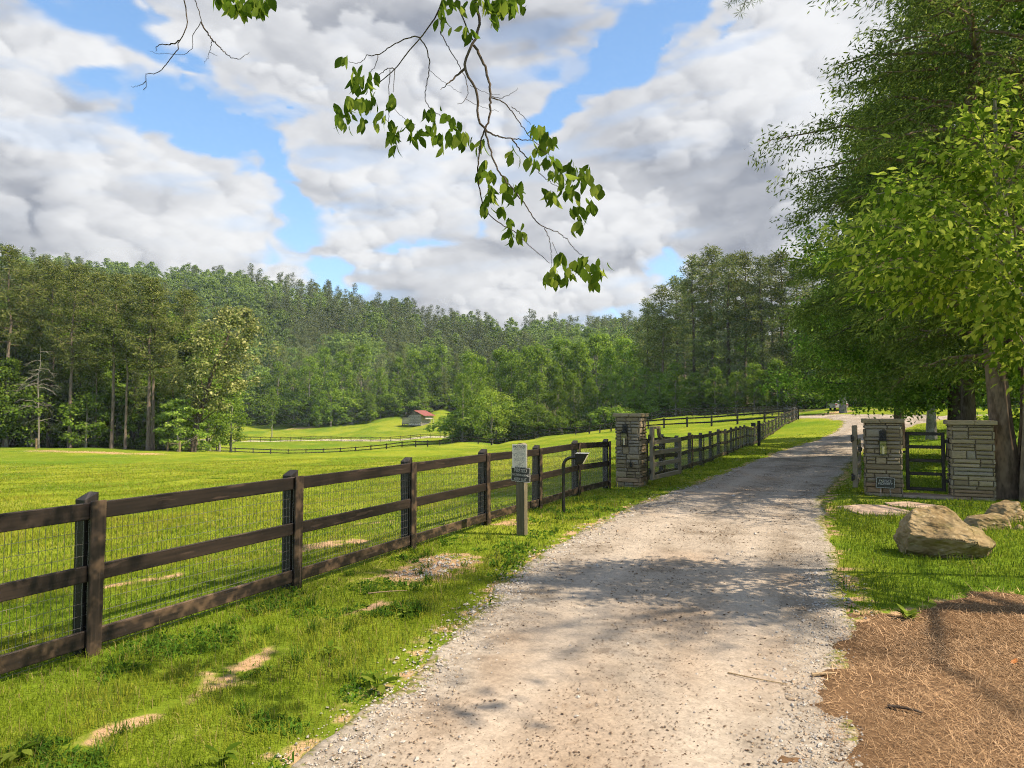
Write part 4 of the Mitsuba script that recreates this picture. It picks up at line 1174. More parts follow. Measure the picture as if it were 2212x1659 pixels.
near_tree('holly_tree', 'leafy tree to the right of the gravel branch road', 'tree', 34.0, 52.0, 'holly_leaves', 'dark_bark', 509, 18, 5.4, 2.4, 66, 11, .34, .20, .30, kind='leaf', tuft=.55)

# ---------------------------------------------------------------- large leaves: one mesh per kind, many places
def leaf_mesh(L, W, curl, fold, point=.62):
    u = np.array([0, .22, .5, .78, 1.0])
    w = np.array([.05, .72, 1.0, .62, .0]) * W / 2
    v, uv = [], []
    for q, h in zip(u, w):
        z = -curl * L * q ** 2
        for s in (-1, 0, 1):
            v.append((L * q, s * h, z + abs(s) * h * fold)); uv.append((.5, .5))
    f = []
    for i in range(4):
        b = 3 * i
        for s in (0, 1):
            f += [(b + s, b + 3 + s, b + 4 + s), (b + s, b + 4 + s, b + 1 + s)]
    return np.array(v), np.array(f)


def place(ax, nr, p, s):
    ax = unit(np.asarray(ax, float)); nr = np.asarray(nr, float); nr = unit(nr - ax * (nr @ ax)); y = np.cross(nr, ax)
    M = np.eye(4); M[:3, 0], M[:3, 1], M[:3, 2], M[:3, 3] = ax * s, y * s, nr * s, p
    return M


LV = {}
for nm, bs in (('twig_leaves', 3), ('dogwood_leaves', 3)):
    for i in range(bs):
        for tone in range(4):
            v, f = leaf_mesh(1.0, [.52, .44, .58][i], [.25, .45, .12][i], [.18, .3, .1][i])
            LV[nm, i, tone] = mikit.ply((v, f), nm, smooth=True, uv=np.tile([[tone / 3, [.15, .5, .8, .95][tone]]], (len(v), 1)))


def leaf_set(parent, leaf, spots, keep):
    """The `keep` biggest in view as parts, the rest in one mesh."""
    spots = sorted(spots, key=lambda m: -np.linalg.norm(m[0][:3, 0]) / np.linalg.norm(m[0][:3, 3] - EYE))
    for M, i, t in spots[:keep]:
        part(parent, 'leaf', {**LV[leaf, i, t], 'to_world': T(M)})
    if spots[keep:]:
        m = MB()
        for M, i, t in spots[keep:]:
            v, f = leaf_mesh(1.0, [.52, .44, .58][i], [.25, .45, .12][i], [.18, .3, .1][i])
            m.add(v @ M[:3, :3].T + M[:3, 3], f, (t / 3, [.15, .5, .8, .95][t]))
        part(parent, 'foliage', m.ply(leaf, smooth=True), None, 'stuff')


# ---------------------------------------------------------------- dogwood at the right
def dogwood():
    rng = np.random.default_rng(61)
    k = thing('dogwood_tree', 'young dogwood with bright yellow-green leaves reaching in from the right edge', 'tree')
    wood_ = MB()
    foot = np.array([7.1, 8.7, gz1(7.1, 8.7) - .05])
    trunk = smooth_path([foot, foot + [-.25, -.1, 1.2], at(2205, 600, 8.45), at(2180, 500, 8.3), at(2160, 400, 8.2), at(2150, 300, 8.1), at(2148, 195, 8.0)], 24)
    wood_.add(*tube(trunk, np.linspace(.075, .010, 24), 8))
    tips = [(2152, 178, 7.9, 20), (2090, 238, 7.8, 18), (2040, 330, 7.6, 17), (1985, 318, 7.6, 16), (1888, 420, 7.5, 15), (1905, 455, 8.3, 15), (1838, 492, 7.7, 13), (1800, 560, 7.9, 12), (1850, 640, 8.2, 11), (1955, 650, 8.0, 11), (2050, 590, 7.4, 12), (2010, 480, 7.2, 14), (1935, 385, 8.4, 16), (2110, 350, 7.6, 17), (2200, 240, 7.4, 19), (2235, 300, 7.8, 18),
            (2112, 640, 6.9, 9), (2145, 705, 6.7, 8), (2205, 640, 6.6, 9), (2215, 560, 6.8, 10), (2140, 560, 6.8, 10), (2190, 760, 7.4, 7), (2060, 430, 8.6, 15), (1915, 545, 8.8, 13), (2000, 580, 8.8, 12), (1880, 590, 7.2, 11), (2100, 470, 8.8, 14), (1960, 510, 7.0, 13), (2180, 420, 7.2, 15), (2120, 280, 8.4, 18), (1870, 520, 8.6, 13), (2030, 395, 8.0, 16), (1955, 445, 7.9, 15), (2070, 520, 7.0, 13), (1925, 600, 7.8, 11)]
    spots = []
    for px, py, d, j in tips:
        tip = at(px, py, d)
        b = trunk[min(j, 23)]
        span = np.linalg.norm(tip - b)
        pth = smooth_path([b, b * .6 + tip * .4 + [0, 0, .10 * span], b * .25 + tip * .75 + [0, 0, .09 * span], tip], 14)
        wood_.add(*tube(pth, np.linspace(.018, .0035, 14), 5, False))
        dirn = unit(tip - b)
        n = int(56 + 66 * span)
        for _ in range(n):
            u = 1 - rng.random() ** 1.5 * .72
            q = u * 13; i = min(int(q), 12)
            p = pth[i] * (1 - q + i) + pth[i + 1] * (q - i)
            off = rng.normal(size=3) * [.20, .20, .10] * (1.15 - .55 * u)
            lp = p + off
            ax = dirn * .7 + off * 2.2 + rng.normal(size=3) * .35 + [0, 0, -.55]
            nr = np.array([0, 0, 1.0]) + rng.normal(size=3) * .38
            spots.append((place(ax, nr, lp, rng.uniform(.06, .135)), int(rng.integers(3)), int(rng.choice([0, 0, 1, 1, 2, 2, 3]))))
    part(k, 'trunk', wood_.ply('grey_bark', smooth=60))
    leaf_set(k, 'dogwood_leaves', spots, 260)


dogwood()

# ---------------------------------------------------------------- the tree overhead: its trunk stands behind the camera
def overhead():
    rng = np.random.default_rng(62)
    k = thing('overhanging_tree', 'tree overhead whose bare twigs and drooping green leaves hang into the top of the sky', 'tree')
    big = MB()
    foot = np.array([3.4, -1.6, gz1(3.4, -1.6) - .1])
    tr = smooth_path([foot, foot + [.1, .1, 3], foot + [-.1, .5, 6], foot + [-.3, 1.2, 9.5], foot + [-.4, 1.5, 12.5]], 16)
    big.add(*tube(tr, np.linspace(.24, .05, 16), 12))
    limb1 = smooth_path([tr[8], [2.2, 1.8, 7.6], [1.0, 3.8, 7.3], [.1, 5.2, 6.55]], 16)
    limb2 = smooth_path([tr[7], [1.6, 1.2, 7.0], [-.8, 3.2, 6.9], [-2.35, 4.9, 6.2]], 16)
    for l in (limb1, limb2):
        big.add(*tube(l, np.linspace(.085, .018, 16), 7))
    part(k, 'trunk', big.ply('dark_bark', smooth=60))
    A = lambda zx, zy, d=5.0: at(648 + zx * .3907, zy * .3907, d)
    Bm = lambda zx, zy, d=5.0: at(zx * .3038, zy * .3038, d)
    twigs = MB()

    def tw(pts, r0, r1, fn=A, d0=5.0, d1=5.0, start=None):
        n = len(pts)
        P = [fn(p[0], p[1], d0 + (d1 - d0) * i / max(n - 1, 1)) for i, p in enumerate(pts)]
        if start is not None:
            P = [np.array(start)] + P
        pth = smooth_path(P, 6 * len(P)) if len(P) > 2 else np.array(P)
        pth[1:-1] += rng.normal(0, .003, pth[1:-1].shape)
        twigs.add(*tube(pth, np.linspace(r0, r1, len(pth)), 6, False))
    tw([(785, 0), (745, 95), (665, 210), (590, 300), (525, 380), (420, 470)], .011, .004, d1=5.25, start=limb1[13])
    tw([(665, 208), (560, 225), (430, 300), (370, 302)], .005, .003, d0=5.1, d1=5.3)
    tw([(430, 300), (405, 380), (385, 400)], .003, .002, d0=5.25, d1=5.3); tw([(370, 302), (350, 335), (270, 340)], .003, .002, d0=5.3, d1=5.35)
    tw([(525, 380), (470, 390), (410, 430), (380, 400)], .004, .002, d0=5.2, d1=5.3); tw([(525, 380), (515, 510)], .003, .002, d0=5.2, d1=5.2)
    tw([(497, 385), (490, 520), (490, 700)], .003, .002, d0=5.2, d1=5.2); tw([(665, 215), (715, 345), (700, 470), (695, 550), (750, 620), (830, 680)], .005, .002, d0=5.1, d1=5.0)
    tw([(490, 560), (560, 640), (640, 690)], .002, .0015, d0=5.2, d1=5.15)
    tw([(965, 0), (990, 100), (960, 240), (910, 380), (975, 500), (985, 660), (1025, 710)], .014, .008, d1=4.9, start=limb1[15])
    tw([(910, 380), (820, 460), (775, 497)], .010, .0015, d0=4.96, d1=4.85)
    tw([(870, 20), (920, 150), (955, 220)], .006, .005, d0=5.05, d1=4.98, start=limb1[14])
    tw([(960, 250), (1030, 390), (1055, 540), (1045, 650), (1025, 710)], .010, .007, d0=4.98, d1=4.9)
    tw([(775, 170), (850, 310), (890, 380), (925, 480), (915, 550), (870, 575)], .004, .002, d0=5.05, d1=4.9)
    tw([(715, 390), (790, 450), (895, 515)], .002, .0012, d0=5.1, d1=5.2); tw([(915, 545), (1000, 590), (1100, 615)], .002, .0012, d0=4.9, d1=4.8)
    tw([(940, 470), (1040, 515), (1105, 525)], .002, .0012, d0=4.9, d1=4.8); tw([(1055, 530), (1120, 540), (1205, 485)], .003, .0012, d0=4.95, d1=4.8)
    tw([(1025, 710), (990, 850), (985, 960), (1000, 1090), (1050, 1190), (1150, 1260), (1260, 1350), (1380, 1455)], .006, .002, d0=4.9, d1=5.1)
    tw([(1025, 715), (1070, 880), (1130, 990), (1190, 1060), (1250, 1140), (1340, 1250), (1450, 1300), (1510, 1370), (1560, 1410)], .007, .002, d0=4.9, d1=4.7)
    tw([(1350, 1262), (1390, 1380), (1385, 1480)], .003, .0015, d0=4.75, d1=4.8); tw([(1395, 1340), (1425, 1410)], .002, .0015, d0=4.76, d1=4.76)
    tw([(1025, 710), (1070, 745), (1170, 765), (1250, 775), (1290, 775)], .007, .003, d0=4.9, d1=5.0); tw([(1170, 765), (1210, 820), (1270, 890), (1340, 970), (1440, 1040)], .005, .002, d0=4.95, d1=5.1)
    tw([(1055, 540), (1150, 590), (1220, 690), (1275, 760), (1380, 860)], .005, .002, d0=4.95, d1=4.85); tw([(1170, 590), (1230, 640), (1275, 690)], .003, .0015, d0=4.93, d1=4.9)
    tw([(1303, 0), (1325, 80), (1330, 170), (1310, 240), (1275, 290), (1265, 340), (1200, 430), (1140, 500), (1090, 522), (1045, 525), (1040, 570), (1018, 640)], .009, .0025, Bm, start=limb2[14])
    tw([(1038, 575), (1000, 605), (930, 613)], .003, .001, Bm); tw([(1275, 288), (1180, 315), (1120, 325), (1108, 365)], .005, .002, Bm, 5.0, 5.2)
    tw([(1388, 0), (1415, 80), (1430, 155), (1375, 235), (1370, 300), (1360, 350), (1300, 384), (1200, 384), (1120, 378), (1065, 363)], .006, .0012, Bm, 5.0, 5.3, start=limb2[15])
    tw([(1430, 155), (1505, 275), (1570, 345), (1640, 405), (1690, 420), (1730, 405), (1772, 370)], .006, .0012, Bm, 5.0, 4.7); tw([(1505, 275), (1490, 370), (1455, 452)], .003, .001, Bm); tw([(1490, 370), (1545, 398)], .002, .001, Bm)
    part(k, 'twig', twigs.ply('dark_bark', smooth=60))
    CL = [(790, 110, 60, 9), (830, 50, 40, 5), (890, 50, 30, 4), (920, 200, 35, 6), (1040, 50, 60, 14), (1120, 60, 55, 14), (1200, 30, 50, 9), (1070, 140, 22, 4), (980, 15, 40, 5), (250, 370, 22, 3), (310, 470, 55, 8), (390, 470, 45, 8), (390, 540, 40, 5), (260, 640, 60, 14), (350, 590, 50, 10), (340, 700, 35, 5), (240, 710, 25, 3), (490, 600, 25, 4), (530, 580, 30, 4), (460, 690, 32, 6), (510, 760, 42, 9), (530, 840, 28, 4), (600, 720, 30, 6), (650, 780, 35, 6), (720, 650, 35, 6), (720, 740, 45, 8), (770, 610, 15, 1), (790, 800, 40, 6), (860, 760, 45, 10), (920, 800, 35, 6), (990, 820, 30, 6), (830, 680, 22, 3),
          (1010, 930, 32, 4), (1010, 990, 28, 4), (1060, 1000, 25, 3), (1060, 1080, 38, 6), (1140, 1040, 45, 8), (1200, 1080, 32, 5), (1140, 1110, 28, 4), (1020, 1180, 28, 4), (1040, 1120, 22, 3), (1110, 1190, 20, 3), (1150, 1250, 25, 3), (1200, 1320, 42, 7), (1150, 1300, 18, 3), (1190, 880, 32, 6), (1290, 920, 28, 4), (1320, 740, 38, 7), (1340, 820, 55, 12), (1400, 790, 18, 2), (1390, 930, 45, 8), (1440, 1010, 45, 10), (1500, 960, 38, 8), (1480, 1080, 55, 12), (1380, 1110, 38, 7), (1560, 1010, 30, 5), (1640, 1060, 28, 5), (1600, 970, 22, 3), (1520, 1190, 38, 6), (1600, 1160, 38, 7), (1530, 1260, 35, 5), (1400, 1520, 38, 6), (1410, 1590, 24, 4), (1370, 1550, 22, 3), (1450, 1450, 24, 4), (1490, 1540, 32, 5), (1520, 1490, 20, 3), (1570, 1480, 48, 10), (1640, 1500, 38, 8), (1620, 1580, 28, 5), (1660, 1540, 28, 5)]
    spots = []

    def put(p, n):
        for _ in range(int(n * 1.45)):
            s = rng.uniform(.066, .118)
            ax = np.array([rng.normal(0, .38), rng.normal(0, .38), -1.0])
            nr = np.array([rng.normal(0, 1), rng.normal(0, 1) - .3, .25])
            spots.append((place(ax, nr, p() + [0, 0, .3 * s], s), int(rng.integers(3)), int(rng.choice([0, 0, 1, 1, 2, 3]))))
    for zx, zy, r, n in CL:
        put(lambda: A(zx + rng.normal(0, .55) * r, zy + rng.normal(0, .55) * r - 22, 4.95 + rng.normal(0, .10)), n)
    for zx, zy, r, n in [(1545, 20, 20, 4), (1620, 30, 50, 10), (1680, 70, 45, 11), (1730, 110, 35, 7), (1780, 50, 50, 10), (1830, 70, 45, 11), (1880, 60, 35, 9), (1910, 20, 15, 3)]:
        put(lambda: Bm(zx + rng.normal(0, .5) * r, zy + rng.normal(0, .5) * r - 26, 4.95 + rng.normal(0, .1)), n)
    leaf_set(k, 'twig_leaves', spots, 296)
    # the rest of its crown, above and behind the picture
    n = 65
    cc = np.stack([rng.normal(3.2, 2.0, n), rng.normal(1.6, 2.2, n), rng.uniform(7.6, 12.5, n)], 1)
    cc = cc[(cc[:, 2] > 3.2 + .66 * np.maximum(cc[:, 1], 0) + .9)]
    v, f, uv = clump_leaves(rng, cc, np.full(len(cc), .55), 34, .17, .10)
    part(k, 'crown', MB().add(v, f, uv).ply('twig_leaves'))


overhead()


def pine_spray():
    rng = np.random.default_rng(63)
    k = thing('pine_bough', 'dark pine bough tip hanging in at the top edge right of centre', 'pine bough')
    m, w = MB(), MB()
    root = at(1690, -160, 9.5)
    for px, py in ((1575, 8), (1600, 26), (1622, 4), (1640, -6), (1590, -4)):
        tip = at(px, py, 9.0 + rng.normal(0, .2))
        pth = bent(root, tip, .05, 6, rng, .01)
        w.add(*tube(pth, np.linspace(.016, .004, 6), 5))
        for u in np.linspace(.55, 1, 6):
            p = root + (tip - root) * u
            n = 26
            ax = unit(rdir(rng, n) + unit(tip - root) * .6)
            v, f, uv = blades(np.repeat(p[None], n, 0), ax, unit(np.cross(ax, rdir(rng, n))), .11, .006, rng.random((n, 2)))
            m.add(v, f, uv)
    w.add(*tube([root, at(1850, -420, 10.2), [9.8, 12, 14], [12.1, 16.8, 15]], [.02, .04, .06, .08], 6))
    part(k, 'needles', m.ply('cedar_leaves')); part(k, 'stem', w.ply('dark_bark'))


pine_spray()

near_tree('roadside_pine', 'tall pine beside the pine straw bed, just outside the right edge', 'pine tree', 13.2, 5.2, 'cedar_leaves', 'pine_bark', 520, 21, 3.8, 9.5, 40, 7, .22, .03, .30, bias=3.0)
# ---------------------------------------------------------------- signs and posts
wood('sign_white', (.62, .58, .47), (.70, .66, .55), .0, .6)
scene['sign_cream'] = {'type': 'principled', 'base_color': rgb(.66, .61, .49), 'roughness': .5}
scene['sign_black'] = {'type': 'principled', 'base_color': rgb(.022, .026, .022), 'roughness': .45}
scene['ink'] = {'type': 'diffuse', 'reflectance': rgb(.03, .03, .028)}
scene['grey_ink'] = {'type': 'diffuse', 'reflectance': rgb(.17, .16, .14)}
scene['letter_white'] = {'type': 'diffuse', 'reflectance': rgb(.56, .55, .51)}
scene['letter_dim'] = {'type': 'diffuse', 'reflectance': rgb(.60, .60, .56)}


def text_at(text, height, width=None, bold=True):
    m = meshkit.text_mesh(text, height, .002, bold)
    v = np.array(m.vertices); v[:, 0] -= (v[:, 0].min() + v[:, 0].max()) / 2; v[:, 1] -= height / 2
    if width:
        v[:, 0] *= width / (v[:, 0].max() - v[:, 0].min())
    # upright: x along, z up, facing -y
    return np.stack([v[:, 0], -v[:, 2], v[:, 1]], 1), np.array(m.faces)


def local(c2, z, a):
    R = rot(0, 0, a)
    return lambda v: np.asarray(v) @ R.T + [c2[0], c2[1], z]


SP, SA = np.array([.17, 11.83]), -.40
fz = gz1(*SP)
f = local(SP, fz, SA)
k = thing('sign_post', 'square weathered wooden post in the verge carrying two signs', 'post')
rng = np.random.default_rng(9)
v, fc, uv = upright([0, 0], -.1, 1.50, .15, .15, [1, 0], rng)
part(k, 'shaft', mikit.ply((f(v), fc), 'weathered_post', uv=uv))
# rounded, worn top
a = np.linspace(0, np.pi, 9)
tp = MB()
pts = np.array([[.075 * math.cos(q), y, 1.50 + .055 * math.sin(q)] for q in a for y in (-.074, .074)])
ff = []
for i in range(8):
    ff += [(2 * i, 2 * i + 1, 2 * i + 3), (2 * i, 2 * i + 3, 2 * i + 2)]
ff += [(0, 2 * i + 2, 2 * i) for i in range(1, 8)] + [(1, 2 * i + 1, 2 * i + 3) for i in range(1, 8)]
part(k, 'worn_top', tp.add(f(pts), ff, (.3, .6)).ply('weathered_post'))
k = thing('notice_sign', 'cream NOTICE sign with small print near the top of the wooden post', 'sign')
f2 = local(SP + rot(0, 0, SA)[:2, :2] @ np.array([-.012, -.081]), fz, SA)
v, fc = bevbox([0, -.003, 1.335], [.27, .006, .40], .002)
part(k, 'panel', MB().add(f2(v), fc).ply('sign_cream'))
v, fc = text_at('NOTICE', .036, .215)
part(k, 'lettering', MB().add(f2(v + [0, -.0065, 1.495]), fc).ply('ink'))
m = MB()
rr = np.random.default_rng(3)
for i, w in enumerate([.20, .19, .22, .12, .20, .225, .21, .17, .22, .18, .20, .19, .10, .05, .14]):
    x0 = -w / 2
    zz = 1.462 - i * .0205
    while x0 < w / 2 - .006:
        ww = min(rr.uniform(.012, .035), w / 2 - x0)
        m.add(*[(f2(b), q) for b, q in [box([x0 + ww / 2, -.0066, zz], [ww, .001, .0075])]][0])
        x0 += ww + .006
part(k, 'small_print', m.ply('grey_ink'))
part(k, 'screw', MB().add(*[(f2(b), q) for b, q in [tube([[0, -.008, 1.15], [0, -.004, 1.15]], .006, 8)]][0]).ply('black_metal'))
k = thing('posted_sign', 'bent black POSTED NO TRESPASSING KEEP OUT sign below the cream one', 'sign')
f3 = local(SP + rot(0, 0, SA)[:2, :2] @ np.array([.005, -.083]), fz, SA)


def bendy(v):
    v = np.array(v, float)
    t = np.clip((np.abs(v[:, 0]) - .075) / .1, 0, 1)
    v[:, 1] += t ** 1.6 * .03
    v[:, 2] -= (v[:, 0]) * .06
    return v


def bend_sheet(x0, x1, z0, z1, y, n=14):
    xs = np.linspace(x0, x1, n)
    v = np.array([[x, y + dy, z] for x in xs for z in (z0, z1) for dy in (0, .003)])
    q = []
    for i in range(n - 1):
        b = 4 * i
        q += [(b, b + 4, b + 6), (b, b + 6, b + 2), (b + 1, b + 3, b + 7), (b + 1, b + 7, b + 5), (b, b + 1, b + 5), (b, b + 5, b + 4), (b + 2, b + 6, b + 7), (b + 2, b + 7, b + 3)]
    q += [(0, 2, 3), (0, 3, 1), (4 * n - 4, 4 * n - 3, 4 * n - 1), (4 * n - 4, 4 * n - 1, 4 * n - 2)]
    return v, q


v, fc = bend_sheet(-.175, .175, .90, 1.155, -.008)
part(k, 'panel', MB().add(f3(bendy(v)), fc).ply('sign_black'))
m = MB()
for x0, x1, z0, z1 in ((-.168, .168, 1.142, 1.148), (-.168, .168, .907, .914), (-.168, -.162, .9145, 1.1415), (.162, .168, .9145, 1.1415)):
    v, fc = bend_sheet(x0, x1, z0, z1, -.0105)
    m.add(f3(bendy(v)), fc)
part(k, 'border', m.ply('letter_white'))
for tx, h, w, zz in (('POSTED', .058, .225, 1.094), ('NO TRESPASSING', .036, .305, 1.018), ('KEEP OUT', .044, .225, .948)):
    v, fc = text_at(tx, h, w, False)
    part(k, 'lettering', MB().add(f3(bendy(v + [0, -.0085, zz])), fc).ply('letter_white'))

# ---------------------------------------------------------------- keypad on a goose-neck stand
k = thing('keypad_stand', 'black goose-neck stand with a hooded keypad between the sign post and the pillar', 'keypad')
kp = np.array([1.07, 14.5]); kz = gz1(*kp)
f = local(kp, kz, -.25)
bend = [[0, 0, -.05], [0, 0, .5], [0, 0, .98]] + [[.17 - .17 * math.cos(t), 0, .98 + .17 * math.sin(t)] for t in np.linspace(.2, np.pi / 2, 7)] + [[.26, 0, 1.15], [.33, 0, 1.15]]
v, fc = tube(bend, .033, 4, True)
part(k, 'goose_neck', MB().add(f(v), fc).ply('black_metal'))
hood = np.array([[.27, -.09, 1.02], [.27, .09, 1.02], [.27, -.10, 1.235], [.27, .10, 1.235], [.40, -.09, 1.02], [.40, .09, 1.02], [.52, -.12, 1.24], [.52, .12, 1.24]])
hv = np.array([hood[i] for i in (0, 2, 1, 3, 4, 6, 5, 7)])
part(k, 'hood', MB().add(f(hv), BOXF).ply('black_metal'))
pl = np.array([[.408, -.075, 1.04], [.408, .075, 1.04], [.50, .095, 1.20], [.50, -.095, 1.20]])
pv = np.vstack([pl + [.006, 0, -.004], pl + [-.02, 0, .008]])
part(k, 'key_panel', MB().add(f(pv), [(0, 1, 2), (0, 2, 3), (4, 6, 5), (4, 7, 6), (0, 4, 5), (0, 5, 1), (1, 5, 6), (1, 6, 2), (2, 6, 7), (2, 7, 3), (3, 7, 4), (3, 4, 0)]).ply('sign_cream'))
v, fc = bevbox([.40, 0, 1.246], [.27, .25, .012], .004)
part(k, 'rain_cover', MB().add(f(v), fc).ply('cover_grey'))
scene['cover_grey'] = {'type': 'principled', 'base_color': rgb(.30, .31, .32), 'roughness': .4}

# ---------------------------------------------------------------- small private-property sign
k = thing('yard_sign', 'small black PRIVATE PROPERTY sign on two wire legs in front of the middle pillar', 'sign')
yp = PIL[1] + GN * .52 + GD * .03
f = local(yp, gz1(*yp), GA + .03)
from shapely.geometry import box as sbox
pg = sbox(-.175, 0, .175, .205).buffer(.035).simplify(.002)


def plate(poly, y, t, z):
    m = trimesh.creation.extrude_polygon(poly, t, engine='earcut')
    v = np.array(m.vertices)
    return np.stack([v[:, 0], -v[:, 2] + y, v[:, 1] + z], 1), np.array(m.faces)


v, fc = plate(pg, 0, .006, .235)
part(k, 'panel', MB().add(f(v), fc).ply('sign_black'))
ring = pg.buffer(-.012).difference(pg.buffer(-.020))
v, fc = plate(ring, -.007, .001, .235)
part(k, 'border', MB().add(f(v), fc).ply('letter_dim'))
for tx, h, w, zz in (('PRIVATE', .052, .26, .385), ('PROPERTY', .052, .31, .315)):
    v, fc = text_at(tx, h, w, False)
    part(k, 'lettering', MB().add(f(v + [0, -.0065, zz]), fc).ply('letter_dim'))
for s in (-.10, .10):
    v, fc = tube([[s, .004, -.05], [s, .004, .30]], .006, 6)
    part(k, 'leg', MB().add(f(v), fc).ply('cover_grey'))


# ---------------------------------------------------------------- rocks
def rock_tex(p, n, uv):
    a_ = fbm(p.x * 3.2 + p.z, p.y * 3.2, p.z * 4, 3)
    b_ = fbm(p.x * 16, p.y * 16, p.z * 22, 3)
    c = mix((.15, .11, .055), (.31, .245, .145), smoothstep(.25, .75, a_ * .5 + b_ * .5))
    c = mix(c, (.15, .13, .055), smoothstep(.52, .72, fbm(p.x * 5, p.y * 5, p.z * 5 + 9, 3)) * .6)
    return mix(c, (.38, .35, .27), smoothstep(.66, .80, b_) * .5)


def rock_bump(p, n, uv):
    return fbm(p.x * 13, p.y * 13, p.z * 24, 3)


scene['sand_rock'] = {'type': 'twosided', 'b': {'type': 'bumpmap', 'arbitrary': proc(rock_bump, .006), 'scale': .05, 'bsdf': {'type': 'diffuse', 'reflectance': proc(rock_tex)}}}


def rock(name, label, pts, c, rz, seed, rough=.03, res=.05, bsdf='sand_rock', parent=None):
    m = trimesh.Trimesh(np.array(pts, float)).convex_hull
    m = m.subdivide_to_size(res)
    m = trimesh.Trimesh(m.vertices, m.faces, process=True)
    trimesh.smoothing.filter_laplacian(m, lamb=.5, iterations=7)
    n_ = m.vertex_normals
    v = np.array(m.vertices)
    d = (meshkit.fbm(v * 3.2 + seed, 4, seed) - .5) * 2 * rough + (meshkit.fbm(v * [5, 5, 9] + seed, 3, seed + 7) - .5) * rough * .8
    d += (meshkit.fbm(v * [11, 11, 26] + seed, 4, seed + 3) - .5) * rough * .55
    v = v + n_ * d[:, None]
    v = v @ rot(0, 0, rz).T + [c[0], c[1], gz1(*c) - .06]
    k = thing(name, label, 'rock')
    scene[k] = mikit.ply((v, np.array(m.faces)), bsdf, smooth=28)


big = [(-.58, -.12, 0), (-.52, .32, 0), (.46, .36, 0), (.56, .10, 0), (.40, -.14, 0), (-.60, -.36, .16), (-.60, .30, .25), (-.58, -.40, .40), (-.42, .02, .70), (-.36, .32, .64), (.02, .14, .73), (.10, .34, .68), (.30, .02, .52), (.64, -.02, .27), (.60, .28, .28), (.28, -.44, .31), (-.16, -.48, .36), (.52, -.26, .24), (-.2, -.30, .06)]
rock('boulder', 'big tan boulder in the grass right of the driveway', big, (6.30, 10.2), -.25, 3, .075, .035)
rock('boulder', 'low flat boulder half hidden behind the big tan boulder', [(-.4, -.25, 0), (-.4, .25, 0), (.34, -.25, 0), (.34, .25, 0), (-.3, -.18, .27), (.22, -.2, .29), (.28, .16, .31), (-.25, .2, .26)], (8.35, 12.3), .1, 5, .03, .06)
rock('boulder', 'upright brownish boulder at the foot of the shrubs behind the big boulder', [(-.36, -.25, 0), (-.36, .25, 0), (.36, -.25, 0), (.36, .25, 0), (-.12, -.16, .36), (.2, -.16, .43), (.25, .16, .44), (-.1, .16, .36)], (9.15, 13.0), .3, 6, .04, .06)
rock('small_rock', 'small pale rock in the grass at the right of the boulders', [(-.13, -.1, 0), (.14, -.1, 0), (.1, .12, 0), (-.1, .1, 0), (-.05, -.05, .17), (.08, .02, .14)], (8.75, 12.1), .4, 8, .012, .04)


def slab_tex(p, n, uv):
    a_ = fbm(p.x * 4, p.y * 4, 1.0, 3)
    b_ = fbm(p.x * 22, p.y * 22, 1.0, 3)
    return mix((.31, .225, .165), (.45, .355, .28), a_ * .6 + b_ * .4)


scene['flag_slab'] = {'type': 'twosided', 'b': {'type': 'diffuse', 'reflectance': proc(slab_tex)}}


def slab(name, label, poly, lift=.035, t=.08, cat='paving stone'):
    P = Polygon(poly).buffer(.06).buffer(-.04).simplify(.01)
    c = np.array(P.centroid.coords[0])
    m = trimesh.creation.extrude_polygon(P, t, engine='earcut').subdivide_to_size(.25)
    v = np.array(m.vertices)
    z = v[:, 2] - t + lift + gz(v[:, 0], v[:, 1])
    z += np.where(v[:, 2] > t * .5, (meshkit.fbm(v * 3, 3, 4) - .5) * .02, 0)
    k = thing(name, label, cat)
    scene[k] = mikit.ply((np.c_[v[:, :2], z], m.faces), 'flag_slab', smooth=30)


slab('flagstone', 'wide reddish flagstone in the grass nearest the driveway', [((px - 1106) / F * d, d) for px, d in ((1806, 15.0), (1850, 15.3), (1905, 15.1), (1962, 14.1), (1930, 13.75), (1860, 13.9), (1830, 14.5))])
slab('flagstone', 'second reddish flagstone below the black walk gate', [((px - 1106) / F * d, d) for px, d in ((1906, 15.5), (1960, 15.6), (2015, 15.0), (2020, 14.6), (1960, 14.7), (1925, 15.0))])
mid2 = (PIL[1] + PIL[2]) / 2
slab('threshold_slab', 'flat stone threshold under the black walk gate', [tuple(mid2 + GD * a + GN * b) for a, b in ((-.5, -.25), (.5, -.25), (.5, .42), (-.5, .42))], .07, .12, 'threshold')

# ---------------------------------------------------------------- posts, brace, latch post
k = thing('latch_post', 'black post with a small box halfway along the driveway fence', 'post')
lp = np.array([17.6, 49.6]); lz = gz1(*lp)
part(k, 'shaft', MB().add(*bevbox([lp[0], lp[1], lz + .85], [.20, .20, 1.9], .01, -.4)).ply('black_board'))
part(k, 'box', MB().add(*bevbox([lp[0] - .42, lp[1] - .1, lz + 1.52], [.30, .25, .26], .01, -.4)).ply('black_metal'))
part(k, 'bracket', MB().add(*box([lp[0] - .17, lp[1] - .05, lz + 1.5], [.22, .05, .05], -.4)).ply('black_metal'))
k = thing('brace_frame', 'tan wooden H-shaped fence brace in front of the leaning oak', 'fence brace')
b0, b1 = at(362, 975, 91)[:2], at(388, 977, 89.5)[:2]
rng = np.random.default_rng(4)
for b in (b0, b1):
    part(k, 'post', mply(upright(b, gz1(*b) - .1, gz1(*b) + 1.35, .16, .16, [1, 0], rng), 'tan_post'))
d3 = unit(np.array([b1[1] - b0[1], -(b1[0] - b0[0]), 0]))
